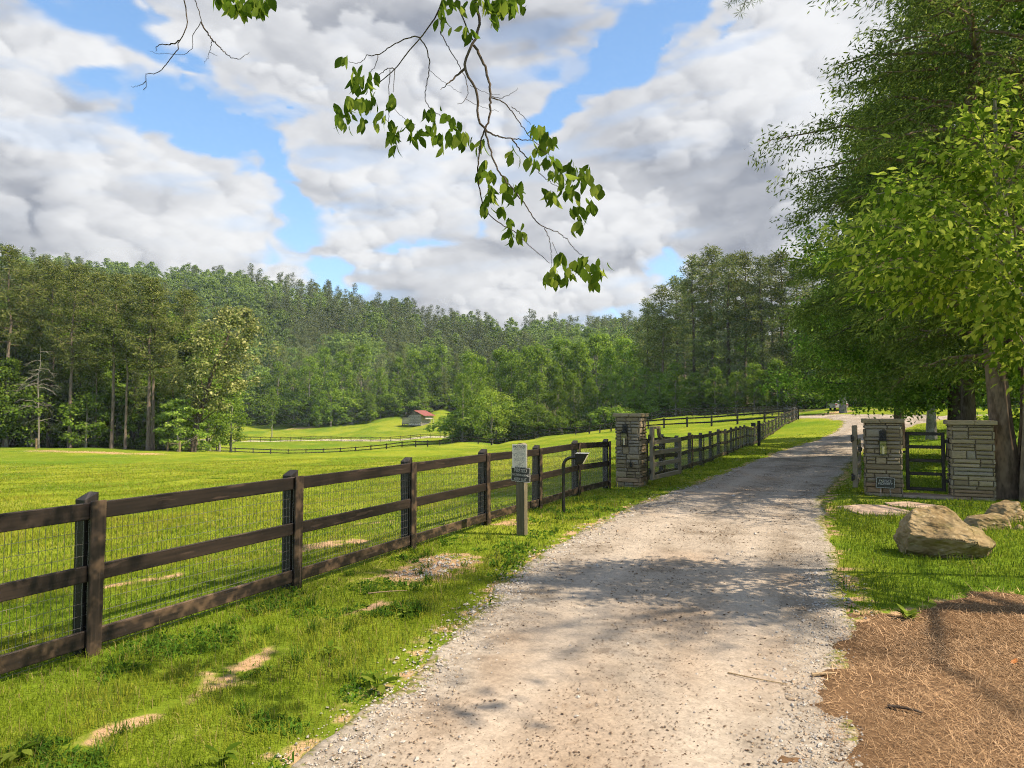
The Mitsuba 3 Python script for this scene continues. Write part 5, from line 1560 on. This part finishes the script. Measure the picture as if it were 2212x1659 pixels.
part(k, 'cross_bar', mply(board(np.r_[b0 + .09 * unit(b1 - b0), gz1(*b0) + 1.1], np.r_[b1 - .09 * unit(b1 - b0), gz1(*b1) + 1.05], .13, .10, d3, rng), 'tan_post'))
k = thing('lone_post', 'single tan wooden post before the wood at far left', 'post')
b = at(103 * .76, 965, 90)[:2]
scene[k] = mply(upright(b, gz1(*b) - .1, gz1(*b) + 1.35, .16, .16, [1, 0], rng), 'tan_post')

# ---------------------------------------------------------------- old barn
def barn():
    k = thing('old_barn', 'weathered grey log barn with a rusty red metal roof on the grass bank', 'barn')
    c = np.array([-33.2, 250.5]); z = gz1(*c) - .3
    a = -.50
    f = local(c, z, a)
    rng = np.random.default_rng(12)
    W, D, H, RH = 5.2, 6.0, 3.7, 5.5          # gable front faces -y
    def P(v):
        return f(np.asarray(v, float))
    # plank walls of the main crib
    zs = np.linspace(.1, H, 11)
    for z0, z1 in zip(zs[:-1], zs[1:]):
        v, fc = box([0, -D / 2, (z0 + z1) / 2], [W, .16, z1 - z0 - .05]); part(k, 'log', MB().add(P(v), fc, (rng.random() * 30, rng.random() * 30)).ply('barn_board'))
        v, fc = box([W / 2, 0, (z0 + z1) / 2], [.16, D - .18, z1 - z0 - .05]); part(k, 'log', MB().add(P(v), fc, (rng.random() * 30, rng.random() * 30)).ply('barn_board'))
    v, fc = box([-.12, .1, H / 2], [W - .5, D - .5, H - .1]); part(k, 'inner_wall', MB().add(P(v), fc).ply('dark_bark'))
    # gable boards
    for i, q in enumerate(np.linspace(0, .85, 5)):
        w = W * (1 - q) * .98
        v, fc = box([-.2 * q, -D / 2 + .03, H + .06 + q * (RH - H)], [w, .1, .26]); part(k, 'gable_board', MB().add(P(v), fc, (q * 9, 3)).ply('barn_board'))
    for x in (-W / 2, 0, W / 2):
        v, fc = box([x, -D / 2 - .12, (H + (1.2 if x == 0 else 0)) / 2], [.22, .08, H + (1.2 if x == 0 else 0)]); part(k, 'corner_board', MB().add(P(v), fc, (x, 7)).ply('barn_board'))
    # lean-to at the left
    for z0, z1 in zip(np.linspace(.6, 2.6, 6)[:-1], np.linspace(.6, 2.6, 6)[1:]):
        v, fc = box([-W / 2 - 1.6, -D / 2 + .06, (z0 + z1) / 2], [3.0, .12, z1 - z0 - .04]); part(k, 'lean_to_board', MB().add(P(v), fc, (rng.random() * 30, 5)).ply('barn_board'))
    for x in (-W / 2 - 3.0, -W / 2 - 2.2):
        v, fc = box([x, -D / 2 + .2, .3], [.25, .25, .7]); part(k, 'footing', MB().add(P(v), fc).ply('mortar'))
    v, fc = box([-W / 2 - 1.6, -D / 2 + .09, 2.85], [2.9, .08, .4]); part(k, 'lean_to_board', MB().add(P(v), fc, (3, 5)).ply('barn_board'))
    # shed bay at the right with a post
    v, fc = box([W / 2 + 1.2, D / 2 - .2, H / 2], [.18, .18, H]); part(k, 'post', MB().add(P(v), fc).ply('barn_board'))
    v, fc = box([W / 2 + 1.2, -D / 2 + 3.2, H * .80], [.12, 4.4, 1.1]); part(k, 'side_boarding', MB().add(P(v), fc, (9, 9)).ply('barn_board'))

    def roof(x0, z0, x1, z1, name, bsdf, n=10):
        # corrugated sheet between two eaves, running along the depth
        m = MB()
        ys = np.linspace(-D / 2 - .5, D / 2 + .5, n * 2)
        v = []
        for i, y in enumerate(ys):
            h = .03 if i % 2 else 0
            v += [[x0, y, z0 + h], [x1, y, z1 + h], [x0, y, z0 + h - .07], [x1, y, z1 + h - .07]]
        q = []
        for i in range(len(ys) - 1):
            b = 4 * i
            q += [(b, b + 4, b + 5), (b, b + 5, b + 1), (b + 2, b + 3, b + 7), (b + 2, b + 7, b + 6), (b, b + 2, b + 6), (b, b + 6, b + 4), (b + 1, b + 5, b + 7), (b + 1, b + 7, b + 3)]
        q += [(0, 1, 3), (0, 3, 2), (4 * len(ys) - 4, 4 * len(ys) - 2, 4 * len(ys) - 1), (4 * len(ys) - 4, 4 * len(ys) - 1, 4 * len(ys) - 3)]
        part(k, name, m.add(P(v), q).ply(bsdf))
    roof(-.1, RH + .05, W / 2 + 1.9, H - .1, 'roof_slope', 'red_roof')
    roof(-.1, RH + .02, -W / 2 - 3.7, 2.65, 'lean_to_roof', 'grey_roof')


def roof_tex(p, n, uv):
    return mix((.13, .036, .033), (.20, .065, .055), fbm(p.x * 1.5, p.y * 1.5, p.z * 1.5, 3))


scene['red_roof'] = {'type': 'twosided', 'b': {'type': 'principled', 'base_color': proc(roof_tex), 'roughness': .6}}
scene['grey_roof'] = {'type': 'twosided', 'b': {'type': 'diffuse', 'reflectance': rgb(.10, .095, .09)}}
barn()

# ---------------------------------------------------------------- silver estate car
def car():
    k = thing('parked_car', 'silver estate car parked at the far end of the drive behind a trunk', 'car')
    c = np.array([50.45, 107.5]); z = gz1(*c)
    f = local(c, z, -.22)                     # its tail faces the camera
    W, Lc = 1.82, 4.7
    prof = [(-2.3, .34), (-2.36, .62), (-2.30, .92), (-2.2, 1.0), (-1.95, 1.42), (-1.7, 1.5), (.1, 1.5), (1.0, 1.02), (2.1, .88), (2.34, .62), (2.3, .34)]
    v, q = [], []
    for y, zz in prof:
        tp = 1 - .16 * np.clip((zz - .95) / .55, 0, 1)
        for s in (-1, 1):
            v.append([s * W / 2 * tp, y, zz])
    n = len(prof)
    for i in range(n):
        j = (i + 1) % n
        q += [(2 * i, 2 * i + 1, 2 * j + 1), (2 * i, 2 * j + 1, 2 * j)]
    for s in (0, 1):
        for i in range(1, n - 1):
            t = (s, 2 * i + s, 2 * i + 2 + s)
            q.append(t if s == 0 else t[::-1])
    part(k, 'body', MB().add(f(v), q).ply('silver_paint', smooth=35))

    def quad(name, pts, bsdf, th=.012):
        p = np.array(pts, float); nr = unit(np.cross(p[1] - p[0], p[2] - p[0])) * th
        m = MB().add(f(np.vstack([p + nr, p - nr])), [(0, 1, 2), (0, 2, 3), (4, 6, 5), (4, 7, 6), (0, 4, 5), (0, 5, 1), (1, 5, 6), (1, 6, 2), (2, 6, 7), (2, 7, 3), (3, 7, 4), (3, 4, 0)])
        part(k, name, m.ply(bsdf))
    quad('rear_window', [(-.72, -2.165, 1.05), (.72, -2.165, 1.05), (.66, -1.97, 1.38), (-.66, -1.97, 1.38)], 'car_glass')
    for s in (-1, 1):
        quad('side_window', [(s * .885, -1.75, 1.04), (s * .885, .6, 1.04), (s * .79, .0, 1.42), (s * .79, -1.65, 1.42)], 'car_glass')
        quad('tail_light', [(s * .9, -2.33, .72), (s * .66, -2.345, .72), (s * .66, -2.325, .93), (s * .87, -2.31, .93)], 'tail_red')
    quad('windscreen', [(-.7, .98, 1.05), (.7, .98, 1.05), (.64, .17, 1.47), (-.64, .17, 1.47)], 'car_glass')
    bb = bevbox([0, -2.36, .50], [1.74, .12, .20], .03); part(k, 'bumper', MB().add(f(bb[0]), bb[1]).ply('silver_paint'))
    bb = box([0, -2.35, .80], [.5, .02, .12]); part(k, 'number_plate', MB().add(f(bb[0]), bb[1]).ply('letter_white'))
    for y in (-1.4, 1.4):
        for s in (-1, 1):
            v, q = tube([[s * .68, y, .32], [s * .92, y, .32]], .32, 18)
            w = part(k, 'wheel', MB().add(f(v), q).ply('tyre_rubber'))
            v, q = tube([[s * .90, y, .32], [s * .935, y, .32]], .19, 12)
            part(w, 'rim', MB().add(f(v), q).ply('cover_grey'))


scene['silver_paint'] = {'type': 'principled', 'base_color': rgb(.46, .44, .41), 'metallic': .4, 'roughness': .3, 'clearcoat': .6}
scene['car_glass'] = {'type': 'principled', 'base_color': rgb(.03, .04, .04), 'roughness': .08, 'specular': .7}
scene['tail_red'] = {'type': 'principled', 'base_color': rgb(.30, .02, .02), 'roughness': .25}
scene['tyre_rubber'] = {'type': 'diffuse', 'reflectance': rgb(.02, .02, .02)}
car()
# ---------------------------------------------------------------- grass, straw, gravel: uncountable
def inside_margin(poly, x, y):
    d = distance(sh_points(x, y), poly.boundary)
    return np.where(contains_xy(poly, x, y), d, -d)


def sample_ground(rng, n, d0, d1, lo=-.84, hi=.84, margin=1.5):
    """Points on the ground in front of the gate, denser the nearer they lie."""
    y = d0 * (d1 / d0) ** rng.random(n)
    x = rng.uniform(0, 1, n) * ((hi - lo) * y + 2 * margin) + lo * y - margin
    return x, y


def grass():
    rng = np.random.default_rng(80)
    n = 620000
    x, y = sample_ground(rng, n, 2.9, 62)
    soil = linemask(x, y, SOIL)
    n1 = meshkit.fbm(np.stack([x * .55, y * .55, 0 * x], -1), 3, 1)
    n2 = meshkit.fbm(np.stack([x * 2.3, y * 2.3, 0 * x], -1), 3, 2)
    drv = inside_margin(DRIVE, x, y) + (n2 - .5) * .5
    keep = drv < .20 - .26 * rng.random(n)
    thin = smooth(-.5, .25, drv)                                  # sparser beside the gravel
    keep &= rng.random(n) > thin * .9
    keep &= (inside_margin(STRAW, x, y) + (n2 - .5) * .6 < -.02)
    keep &= (inside_margin(SIDE, x, y) < 0)
    keep &= (inside_margin(GRAVEL_PATCH, x, y) + (n2 - .5) * .5 < .0) | (rng.random(n) < .06)
    keep &= rng.random(n) > smooth(.25, .95, soil * .9 + (n2 - .5) * .7) * .93
    for c, r in ((np.array([6.22, 10.15]), .5), (PIL[0], .42), (PIL[1], .46), (PIL[2], .48), (SP, .09)):
        keep &= np.hypot(x - c[0], y - c[1]) > r
    for kk in [q for q in scene if q.startswith(('flagstone', 'threshold'))]:
        vv = meshkit.WRITTEN[scene[kk]['filename']][0]
        keep &= ~contains_xy(Polygon(vv[:, :2]).convex_hull if False else trimesh_hull(vv), x, y)
    x, y, n1, n2 = x[keep], y[keep], n1[keep], n2[keep]
    n = len(x)
    # which side of the fence
    s_f = (x - N0[0]) * 2.268 - (y - N0[1]) * 1.06
    field = (s_f < 0) & (y < 80)
    right = x > np.interp(y, DR[:, 1], DR[:, 0])
    tall = np.where(field, .075, .062) * (1 + .0 * y)
    tall = np.where(right, .075, tall) * rng.uniform(.45, 1.45, n) * (.25 + 1.5 * n1) * (1 + np.clip(y - 10, 0, 40) * .006)
    tuft = (~field) & (n2 > .60) & (rng.random(n) < .40)
    tall = np.where(tuft, tall * rng.uniform(1.3, 2.2, n), tall)
    clov = (~right) & (~field) & (meshkit.fbm(np.stack([x * 1.9 + 50, y * 1.9, 0 * x], -1), 3, 6) > .56) & (rng.random(n) < .55)
    tall = np.where(clov, tall * .75, tall)
    w = np.where(clov, 3.6, 1.0) * .0042 * np.clip(y / 6.0, .85, 6) * rng.uniform(.7, 1.3, n) * np.where(tuft, 1.25, 1)
    az = rng.random(n) * 2 * np.pi
    lean = rng.uniform(.15, .95, n) * np.where(field, 1, 1.1)
    lean = np.where(clov, rng.uniform(.9, 1.5, n), lean)
    dx, dy = np.cos(az), np.sin(az)
    z = gz(x, y) - .004
    b = np.stack([x, y, z], 1)
    out = np.stack([dx, dy, 0 * dx], 1)
    sd = np.stack([-dy, dx, 0 * dx], 1) * (w / 2)[:, None]
    up = np.array([0, 0, 1.0])
    m = b + out * (tall * lean * .32)[:, None] + up * (tall * .58)[:, None]
    tip = b + out * (tall * lean)[:, None] + up * (tall * (1.0 - .38 * lean ** 2))[:, None]
    # colours of the blades themselves: fresh, yellow-green, straw, dark tussock
    g0, g1, g2, g3, g4 = (np.array(c) for c in ((.105, .175, .012), (.200, .265, .018), (.295, .300, .038), (.38, .31, .13), (.042, .110, .020)))
    t = np.clip(n1 * 1.5 - .25 + rng.normal(0, .2, n), 0, 1)[:, None]
    col = g0 * (1 - t) + g1 * t
    lush = smooth(.46, .68, meshkit.fbm(np.stack([x * .16, y * .16, 0 * x + 5], -1), 4, 21))[:, None] * field[:, None]
    col = col * (1 - .6 * lush) + np.array([.085, .175, .014]) * .6 * lush
    yel = smooth(.42, .68, n2 * .55 + n1 * .45 + rng.normal(0, .07, n))[:, None] * np.where(right, .25, .8)[:, None]
    col = col * (1 - yel) + g2 * yel
    dry = (rng.random(n) < np.where(right, .02, .05) + .10 * (np.abs(s_f) / 2.5 < .5) * (y < 25))
    col[dry] = g3 * rng.uniform(.6, 1.1, (dry.sum(), 1))
    dk = (right | tuft) & (rng.random(n) < .55)
    col[dk] = col[dk] * .4 + g4 * .6
    col[clov] = np.array([.062, .135, .016]) * rng.uniform(.7, 1.5, (clov.sum(), 1))
    stem = (~right) & (~clov) & (rng.random(n) < .012) & (y < 16)
    tip[stem, 2] += rng.uniform(.04, .14, stem.sum()); col[stem] = np.array([.30, .25, .10])
    col *= rng.uniform(.70, 1.3, (n, 1))
    near = y < 16
    ks = []
    for sel, five in ((near, True), (~near, False)):
        B, S, M, Tp, C = b[sel], sd[sel], m[sel], tip[sel], col[sel]
        if five:
            v = np.stack([B - S, B + S, M - S * .8, M + S * .8, Tp], 1); per, ff = 5, [(0, 1, 3), (0, 3, 2), (2, 3, 4)]
        else:
            v = np.stack([B - S, B + S, Tp], 1); per, ff = 3, [(0, 1, 2)]
        o = np.arange(len(B))[:, None] * per
        f = np.vstack([o + q for q in ff])
        ks.append((v.reshape(-1, 3), f, np.repeat(C, per, 0)))
    V = np.vstack([a[0] for a in ks]); Fc = np.vstack([ks[0][1], ks[1][1] + len(ks[0][0])]); C = np.vstack([a[2] for a in ks])
    scene['grass'] = mikit.ply((V, Fc), 'grass_blades', color=C)
    labels['grass'] = {'label': 'grass blades of the pasture, the verge and the lawn', 'kind': 'stuff'}


def trimesh_hull(vv):
    from shapely.geometry import MultiPoint
    return MultiPoint(vv[:, :2]).convex_hull.buffer(-.03)


scene['grass_blades'] = {'type': 'principledthin', 'base_color': {'type': 'mesh_attribute', 'name': 'vertex_color'}, 'roughness': .5, 'diff_trans': .8, 'spec_trans': 0.0, 'eta': 1.3}
grass()


# tussocks of long blades in the verge: each one can be pointed at
def tussock(label, x, y, h, n, seed):
    rng = np.random.default_rng(seed)
    k = thing('grass_tussock', label, 'grass clump', label[-38:])
    m_v, m_f, m_c, o = [], [], [], 0
    for i in range(n):
        a = rng.random() * 6.28; l = h * rng.uniform(.6, 1.2); lean = rng.uniform(.25, .9)
        b = np.array([x, y, gz1(x, y) - .01]) + np.r_[rng.normal(0, .035, 2), 0]
        d = np.array([math.cos(a), math.sin(a), 0]); s = np.array([-d[1], d[0], 0]) * rng.uniform(.0025, .0045)
        pts = [b + d * l * lean * q ** 1.7 + [0, 0, l * (q - .42 * lean * q ** 2.4)] for q in (0, .35, .7, 1)]
        for q, p in zip((1, .9, .6, 0), pts):
            m_v += [p - s * q, p + s * q]
        m_f += [(o + j, o + j + 1, o + j + 3) for j in (0, 2, 4)] + [(o + j, o + j + 3, o + j + 2) for j in (0, 2, 4)]
        c = np.array([.045, .105, .014]) * rng.uniform(.7, 1.7) + np.array([.03, .02, 0]) * rng.random()
        m_c += [c] * 8; o += 8
    scene[k] = mikit.ply((np.array(m_v), np.array(m_f)), 'grass_blades', color=np.array(m_c))


tr = np.random.default_rng(90)
cnt = 0
while cnt < 46:
    yy = 3.9 * (17 / 3.9) ** tr.random()
    lo_ = N0[0] + (yy - N0[1]) / 2.268 * 1.06 + .12; hi_ = np.interp(yy, DL[:, 1], DL[:, 0]) - .18
    if hi_ < lo_ + .2:
        continue
    xx = tr.uniform(max(lo_, -.8 * yy), hi_)
    bay = int(np.clip((yy - N0[1]) / 2.268 + 1, 0, 5))
    tussock('clump of long dark grass in the verge beside the ' + ['nearest', 'second', 'third', 'fourth', 'fifth', 'sixth'][bay] + ' bay of the near fence', xx, yy, tr.uniform(.11, .21), 38, 900 + cnt)
    cnt += 1


# broad-leaved weeds by the gravel
def weed(label, x, y, n, L, seed, flat=.5):
    rng = np.random.default_rng(seed)
    k = thing('verge_weed', label, 'weed')
    z = gz1(x, y)
    st = MB()
    for i in range(n):
        a = i * 2.4 + rng.normal(0, .3); l = L * rng.uniform(.7, 1.15)
        h = rng.uniform(.02, .10)
        p = np.array([x + math.cos(a) * .02, y + math.sin(a) * .02, z + h])
        ax = np.array([math.cos(a), math.sin(a), rng.uniform(.1, .9) * flat * 2])
        part(k, 'leaf', {**LV['twig_leaves', int(rng.integers(3)), int(rng.integers(1, 4))], 'to_world': T(place(ax, [0, 0, 1.0], p, l))})
        st.add(*tube([[x, y, z - .02], p], .003, 4))
    part(k, 'stem', st.ply('twig_leaves'))


weed('broad-leaved weed growing out of the gravel at the left edge of the driveway', -1.02, 5.35, 7, .15, 1, .35)
weed('rosette weed at the bottom edge of the photo left of the gravel', -1.72, 4.2, 6, .10, 2, .6)
weed('flat rosette weed in the bottom left corner of the verge', -2.95, 4.25, 8, .10, 3, .35)
weed('leafy weed halfway between the bare soil and the gravel', -1.55, 6.0, 7, .10, 4, .5)
weed('small leafy weed in the middle of the verge', -1.1, 7.2, 8, .09, 5, .5)
weed('low leafy weed at the corner where the pine straw meets the lawn', 3.95, 7.0, 16, .13, 6, .8)
weed('low weed near the left gate pillar', 3.35, 17.3, 9, .12, 7, .6)


def straw():
    rng = np.random.default_rng(81)
    n = 210000
    x, y = rng.uniform(1.5, 7.6, n), 2.6 * (8.2 / 2.6) ** rng.random(n)
    n2 = meshkit.fbm(np.stack([x * 2.0, y * 2.0, 0 * x], -1), 3, 5)
    d = inside_margin(STRAW, x, y) + (n2 - .5) * .5
    keep = (d > 0) & (rng.random(n) < np.clip(.10 + d * 1.1, 0, 1)) & (np.hypot(x - 6.22, y - 10.15) > .6)
    x, y, n2 = x[keep], y[keep], n2[keep]
    n = len(x)
    L = rng.uniform(.04, .13, n); w = .0021 * np.clip(y / 4.0, .8, 2)
    az = rng.random(n) * 2 * np.pi
    ht = (n2 - .3) * .07
    pit = rng.normal(0, .30, n)
    d3 = np.stack([np.cos(az), np.sin(az), pit], 1)
    s3 = np.stack([-np.sin(az), np.cos(az), 0 * az], 1) * (w / 2)[:, None]
    b = np.stack([x, y, gz(x, y) + .030 + np.maximum(0, ht) * rng.random(n)], 1)
    mm = b + d3 * (L * .5)[:, None] + np.stack([s3[:, 0] * 0, s3[:, 0] * 0, rng.uniform(.0, .012, n)], 1)
    e = b + d3 * L[:, None]
    v = np.stack([b - s3, b + s3, mm - s3, mm + s3, e], 1).reshape(-1, 3)
    o = np.arange(n)[:, None] * 5
    f = np.vstack([o + q for q in ((0, 1, 3), (0, 3, 2), (2, 3, 4))])
    t = rng.random((n, 1)) ** .8
    col = np.array([.15, .085, .042]) * (1 - t) + np.array([.56, .385, .23]) * t
    col *= ((.45 + 1.1 * n2) * rng.uniform(.6, 1.3, n))[:, None]
    scene['pine_straw'] = mikit.ply((v, f), 'straw_needles', color=np.repeat(col, 5, 0))
    labels['pine_straw'] = {'label': 'thick bed of reddish fallen pine needles beside the driveway', 'kind': 'stuff'}


scene['straw_needles'] = {'type': 'twosided', 'b': {'type': 'diffuse', 'reflectance': {'type': 'mesh_attribute', 'name': 'vertex_color'}}}
straw()


def straw_bed():
    rng = np.random.default_rng(82)
    xs, ys = np.arange(1.4, 8.6, .06), np.arange(1.6, 8.4, .06)
    X, Y = np.meshgrid(xs, ys, indexing='ij')
    n2 = meshkit.fbm(np.stack([X * 2, Y * 2, 0 * X], -1), 3, 5)
    d = inside_margin(STRAW, X.ravel(), Y.ravel()).reshape(X.shape) + (n2 - .5) * .6 + (meshkit.fbm(np.stack([X * 8, Y * 8, 0 * X], -1), 3, 55) - .5) * .35
    Z = gz(X.ravel(), Y.ravel()).reshape(X.shape) + np.clip(d * .25, -.08, .03) + np.maximum(0, n2 - .35) * .06 * smooth(0, .3, d)
    v = np.stack([X, Y, Z], -1).reshape(-1, 3)
    nv = len(ys)
    i, j = np.meshgrid(np.arange(len(xs) - 1), np.arange(nv - 1), indexing='ij')
    ok = (d[:-1, :-1] > -.25).ravel()
    q = (i * nv + j).ravel()[ok]
    f = np.vstack([np.stack([q, q + nv, q + nv + 1], 1), np.stack([q, q + nv + 1, q + 1], 1)])
    scene['straw_bed'] = mikit.ply((v, f), 'straw_mat', smooth=True, uv=v[:, :2])
    labels['straw_bed'] = {'label': 'matted brown ground under the fallen pine needles', 'kind': 'structure'}


def mat_tex(p, n, uv):
    a_ = fbm(p.x * 3, p.y * 3, 2.0, 3); b_ = fbm(p.x * 70, p.y * 70, 2.0, 2)
    return mix((.05, .030, .017), (.20, .128, .074), a_ * .5 + b_ * .5)


scene['straw_mat'] = {'type': 'twosided', 'b': {'type': 'diffuse', 'reflectance': proc(mat_tex)}}
straw_bed()

OCT = np.array([(1, 0, 0), (-1, 0, 0), (0, 1, 0), (0, -1, 0), (0, 0, 1), (0, 0, -1)], float)
OCF = np.array([(0, 2, 4), (2, 1, 4), (1, 3, 4), (3, 0, 4), (2, 0, 5), (1, 2, 5), (3, 1, 5), (0, 3, 5)])


def scatter(rng, x, y, s, flat, lift, col):
    n = len(x)
    a = rng.random(n) * 6.28
    v = OCT[None] * rng.uniform(.55, 1.25, (n, 6, 1)) * s[:, None, None] * np.array([1, .72, flat])
    ca_, sa_ = np.cos(a)[:, None], np.sin(a)[:, None]
    X = v[..., 0] * ca_ - v[..., 1] * sa_ + x[:, None]; Y = v[..., 0] * sa_ + v[..., 1] * ca_ + y[:, None]
    Z = v[..., 2] + (gz(x, y) + lift)[:, None]
    o = np.arange(n)[:, None, None] * 6
    return np.stack([X, Y, Z], -1).reshape(-1, 3), (o + OCF[None]).reshape(-1, 3), np.repeat(col, 6, 0)


def gravel():
    rng = np.random.default_rng(83)
    n = 260000
    x, y = sample_ground(rng, n, 3.0, 30)
    n2 = meshkit.fbm(np.stack([x * 1.6, y * 1.6, 0 * x], -1), 3, 12)
    d = inside_margin(DRIVE, x, y)
    left = x < np.interp(y, DL[:, 1], (DL[:, 0] + DR[:, 0]) / 2)
    band = np.where(left, np.exp(-((d - .16) / .24) ** 2), np.exp(-((d - .28) / .34) ** 2) * .8 * (y < 9))
    p = band * np.where(left, np.interp(y, [8, 13], [1, .45]), 1) * (.35 + 1.1 * n2) + np.where(d > .25, .045 * (n2 > .5), 0)
    gp = inside_margin(GRAVEL_PATCH, x, y) + (n2 - .5) * .45
    p = np.where(gp > 0, .95, p)
    p = np.where((inside_margin(STRAW, x, y) > 0) & (d < -.05) & (d > -.8), .05 * (y < 7), p)
    keep = rng.random(n) < p * .62
    x, y = x[keep], y[keep]
    n = len(x)
    s = .0105 * np.clip(rng.lognormal(0, .45, n), .4, 2.8) * np.clip(y / 6, .9, 2.2)
    g = rng.random((n, 1))
    col = np.array([.27, .25, .225]) * (1 - g) + np.array([.44, .42, .39]) * g
    tan = rng.random(n) < .25
    col[tan] *= [1.05, .88, .70]
    v, f, c = scatter(rng, x, y, s, .6, np.where(inside_margin(DRIVE, x, y) > .05, .026, .010), col)
    scene['gravel'] = mikit.ply((v, f), 'straw_needles', color=c)
    labels['gravel'] = {'label': 'loose grey gravel along the driveway edges and in the verge', 'kind': 'stuff'}
    # bark chips and needles dropped on the driveway
    n = 150000
    x, y = sample_ground(rng, n, 3.0, 45)
    n2 = meshkit.fbm(np.stack([x * .8, y * .8, 0 * x], -1), 3, 14)
    d = inside_margin(DRIVE, x, y)
    hx = np.abs((x - np.interp(y, DL[:, 1], DL[:, 0])) / (np.interp(y, DR[:, 1], DR[:, 0]) - np.interp(y, DL[:, 1], DL[:, 0])) - .5) * 2
    keep = (d > .2) & (rng.random(n) < (.15 + 1.3 * smooth(.42, .68, n2)) * (1 - .7 * np.exp(-((hx - .42) / .17) ** 2)))
    x, y = x[keep], y[keep]; n = len(x)
    s = .0050 * np.clip(rng.lognormal(0, .6, n), .4, 3.4) * np.clip(y / 7, .9, 1.9)
    col = np.array([.055, .042, .032]) + rng.random((n, 1)) * np.array([.16, .115, .08])
    v, f, c = scatter(rng, x, y, s, .35, .026, col)
    scene['bark_litter'] = mikit.ply((v, f), 'straw_needles', color=c)
    labels['bark_litter'] = {'label': 'dark bark chips and fallen bits strewn over the driveway', 'kind': 'stuff'}


gravel()


# ---------------------------------------------------------------- a few fallen sticks and leaves
def stick(label, pts, r, bsdf, cat='stick'):
    k = thing('fallen_stick', label, cat)
    p = np.array([[x, y, gz1(x, y) + h] for x, y, h in pts])
    scene[k] = mikit.ply(tube(smooth_path(p, 10), np.linspace(r, r * .55, 10), 6), bsdf, smooth=60)


stick('dark broken stick lying on the pine straw', [(2.62, 4.93, .05), (2.70, 4.88, .06), (2.80, 4.82, .05)], .013, 'dark_bark')
stick('short pale brown stick at the edge of the pine straw', [(2.36, 5.55, .035), (2.5, 5.56, .045), (2.64, 5.58, .03)], .014, 'tan_post')
stick('thin curved twig on the gravel edge near the pine straw', [(1.72, 5.62, .03), (1.87, 5.5, .035), (2.1, 5.38, .03)], .006, 'tan_post')
stick('thin straight twig on the pine straw near the bottom edge', [(2.52, 4.02, .05), (2.66, 3.95, .055), (2.78, 3.92, .05)], .006, 'dark_bark')
stick('twig lying in the grass of the verge by the gravel patch', [(-1.62, 7.9, .06), (-1.4, 7.95, .07), (-1.2, 8.03, .06)], .008, 'tan_post')
k = thing('fallen_leaf', 'orange-brown dead leaf on the shaded pine straw', 'leaf')
scene['dead_leaf'] = {'type': 'twosided', 'b': {'type': 'diffuse', 'reflectance': rgb(.42, .17, .06)}}
v, f_ = leaf_mesh(.10, .045, -.3, .4)
scene[k] = mikit.ply((v @ rot(0, 0, .5).T + [4.05, 5.72, gz1(4.05, 5.72) + .045], f_), 'dead_leaf', smooth=True)


# every opaque surface shows from both sides
for k_, d_ in list(scene.items()):
    if d_.get('type') in ('diffuse', 'principled', 'roughconductor'):
        scene[k_] = {'type': 'twosided', 'b': d_}

# ---------------------------------------------------------------- the air
scene['air'] = {'type': 'homogeneous', 'albedo': rgb(.95, .95, .95), 'sigma_t': rgb(.00008, .00010, .00014)}
scene['haze'] = {'type': 'cube', 'to_world': T().translate([0, 413, 58]).scale([896, 483, 68]), 'bsdf': {'type': 'null'}, 'interior': {'type': 'ref', 'id': 'air'}}
labels['haze'] = {'label': 'faint summer haze in the air over the valley', 'kind': 'stuff'}
scene['camera']['medium'] = {'type': 'ref', 'id': 'air'}
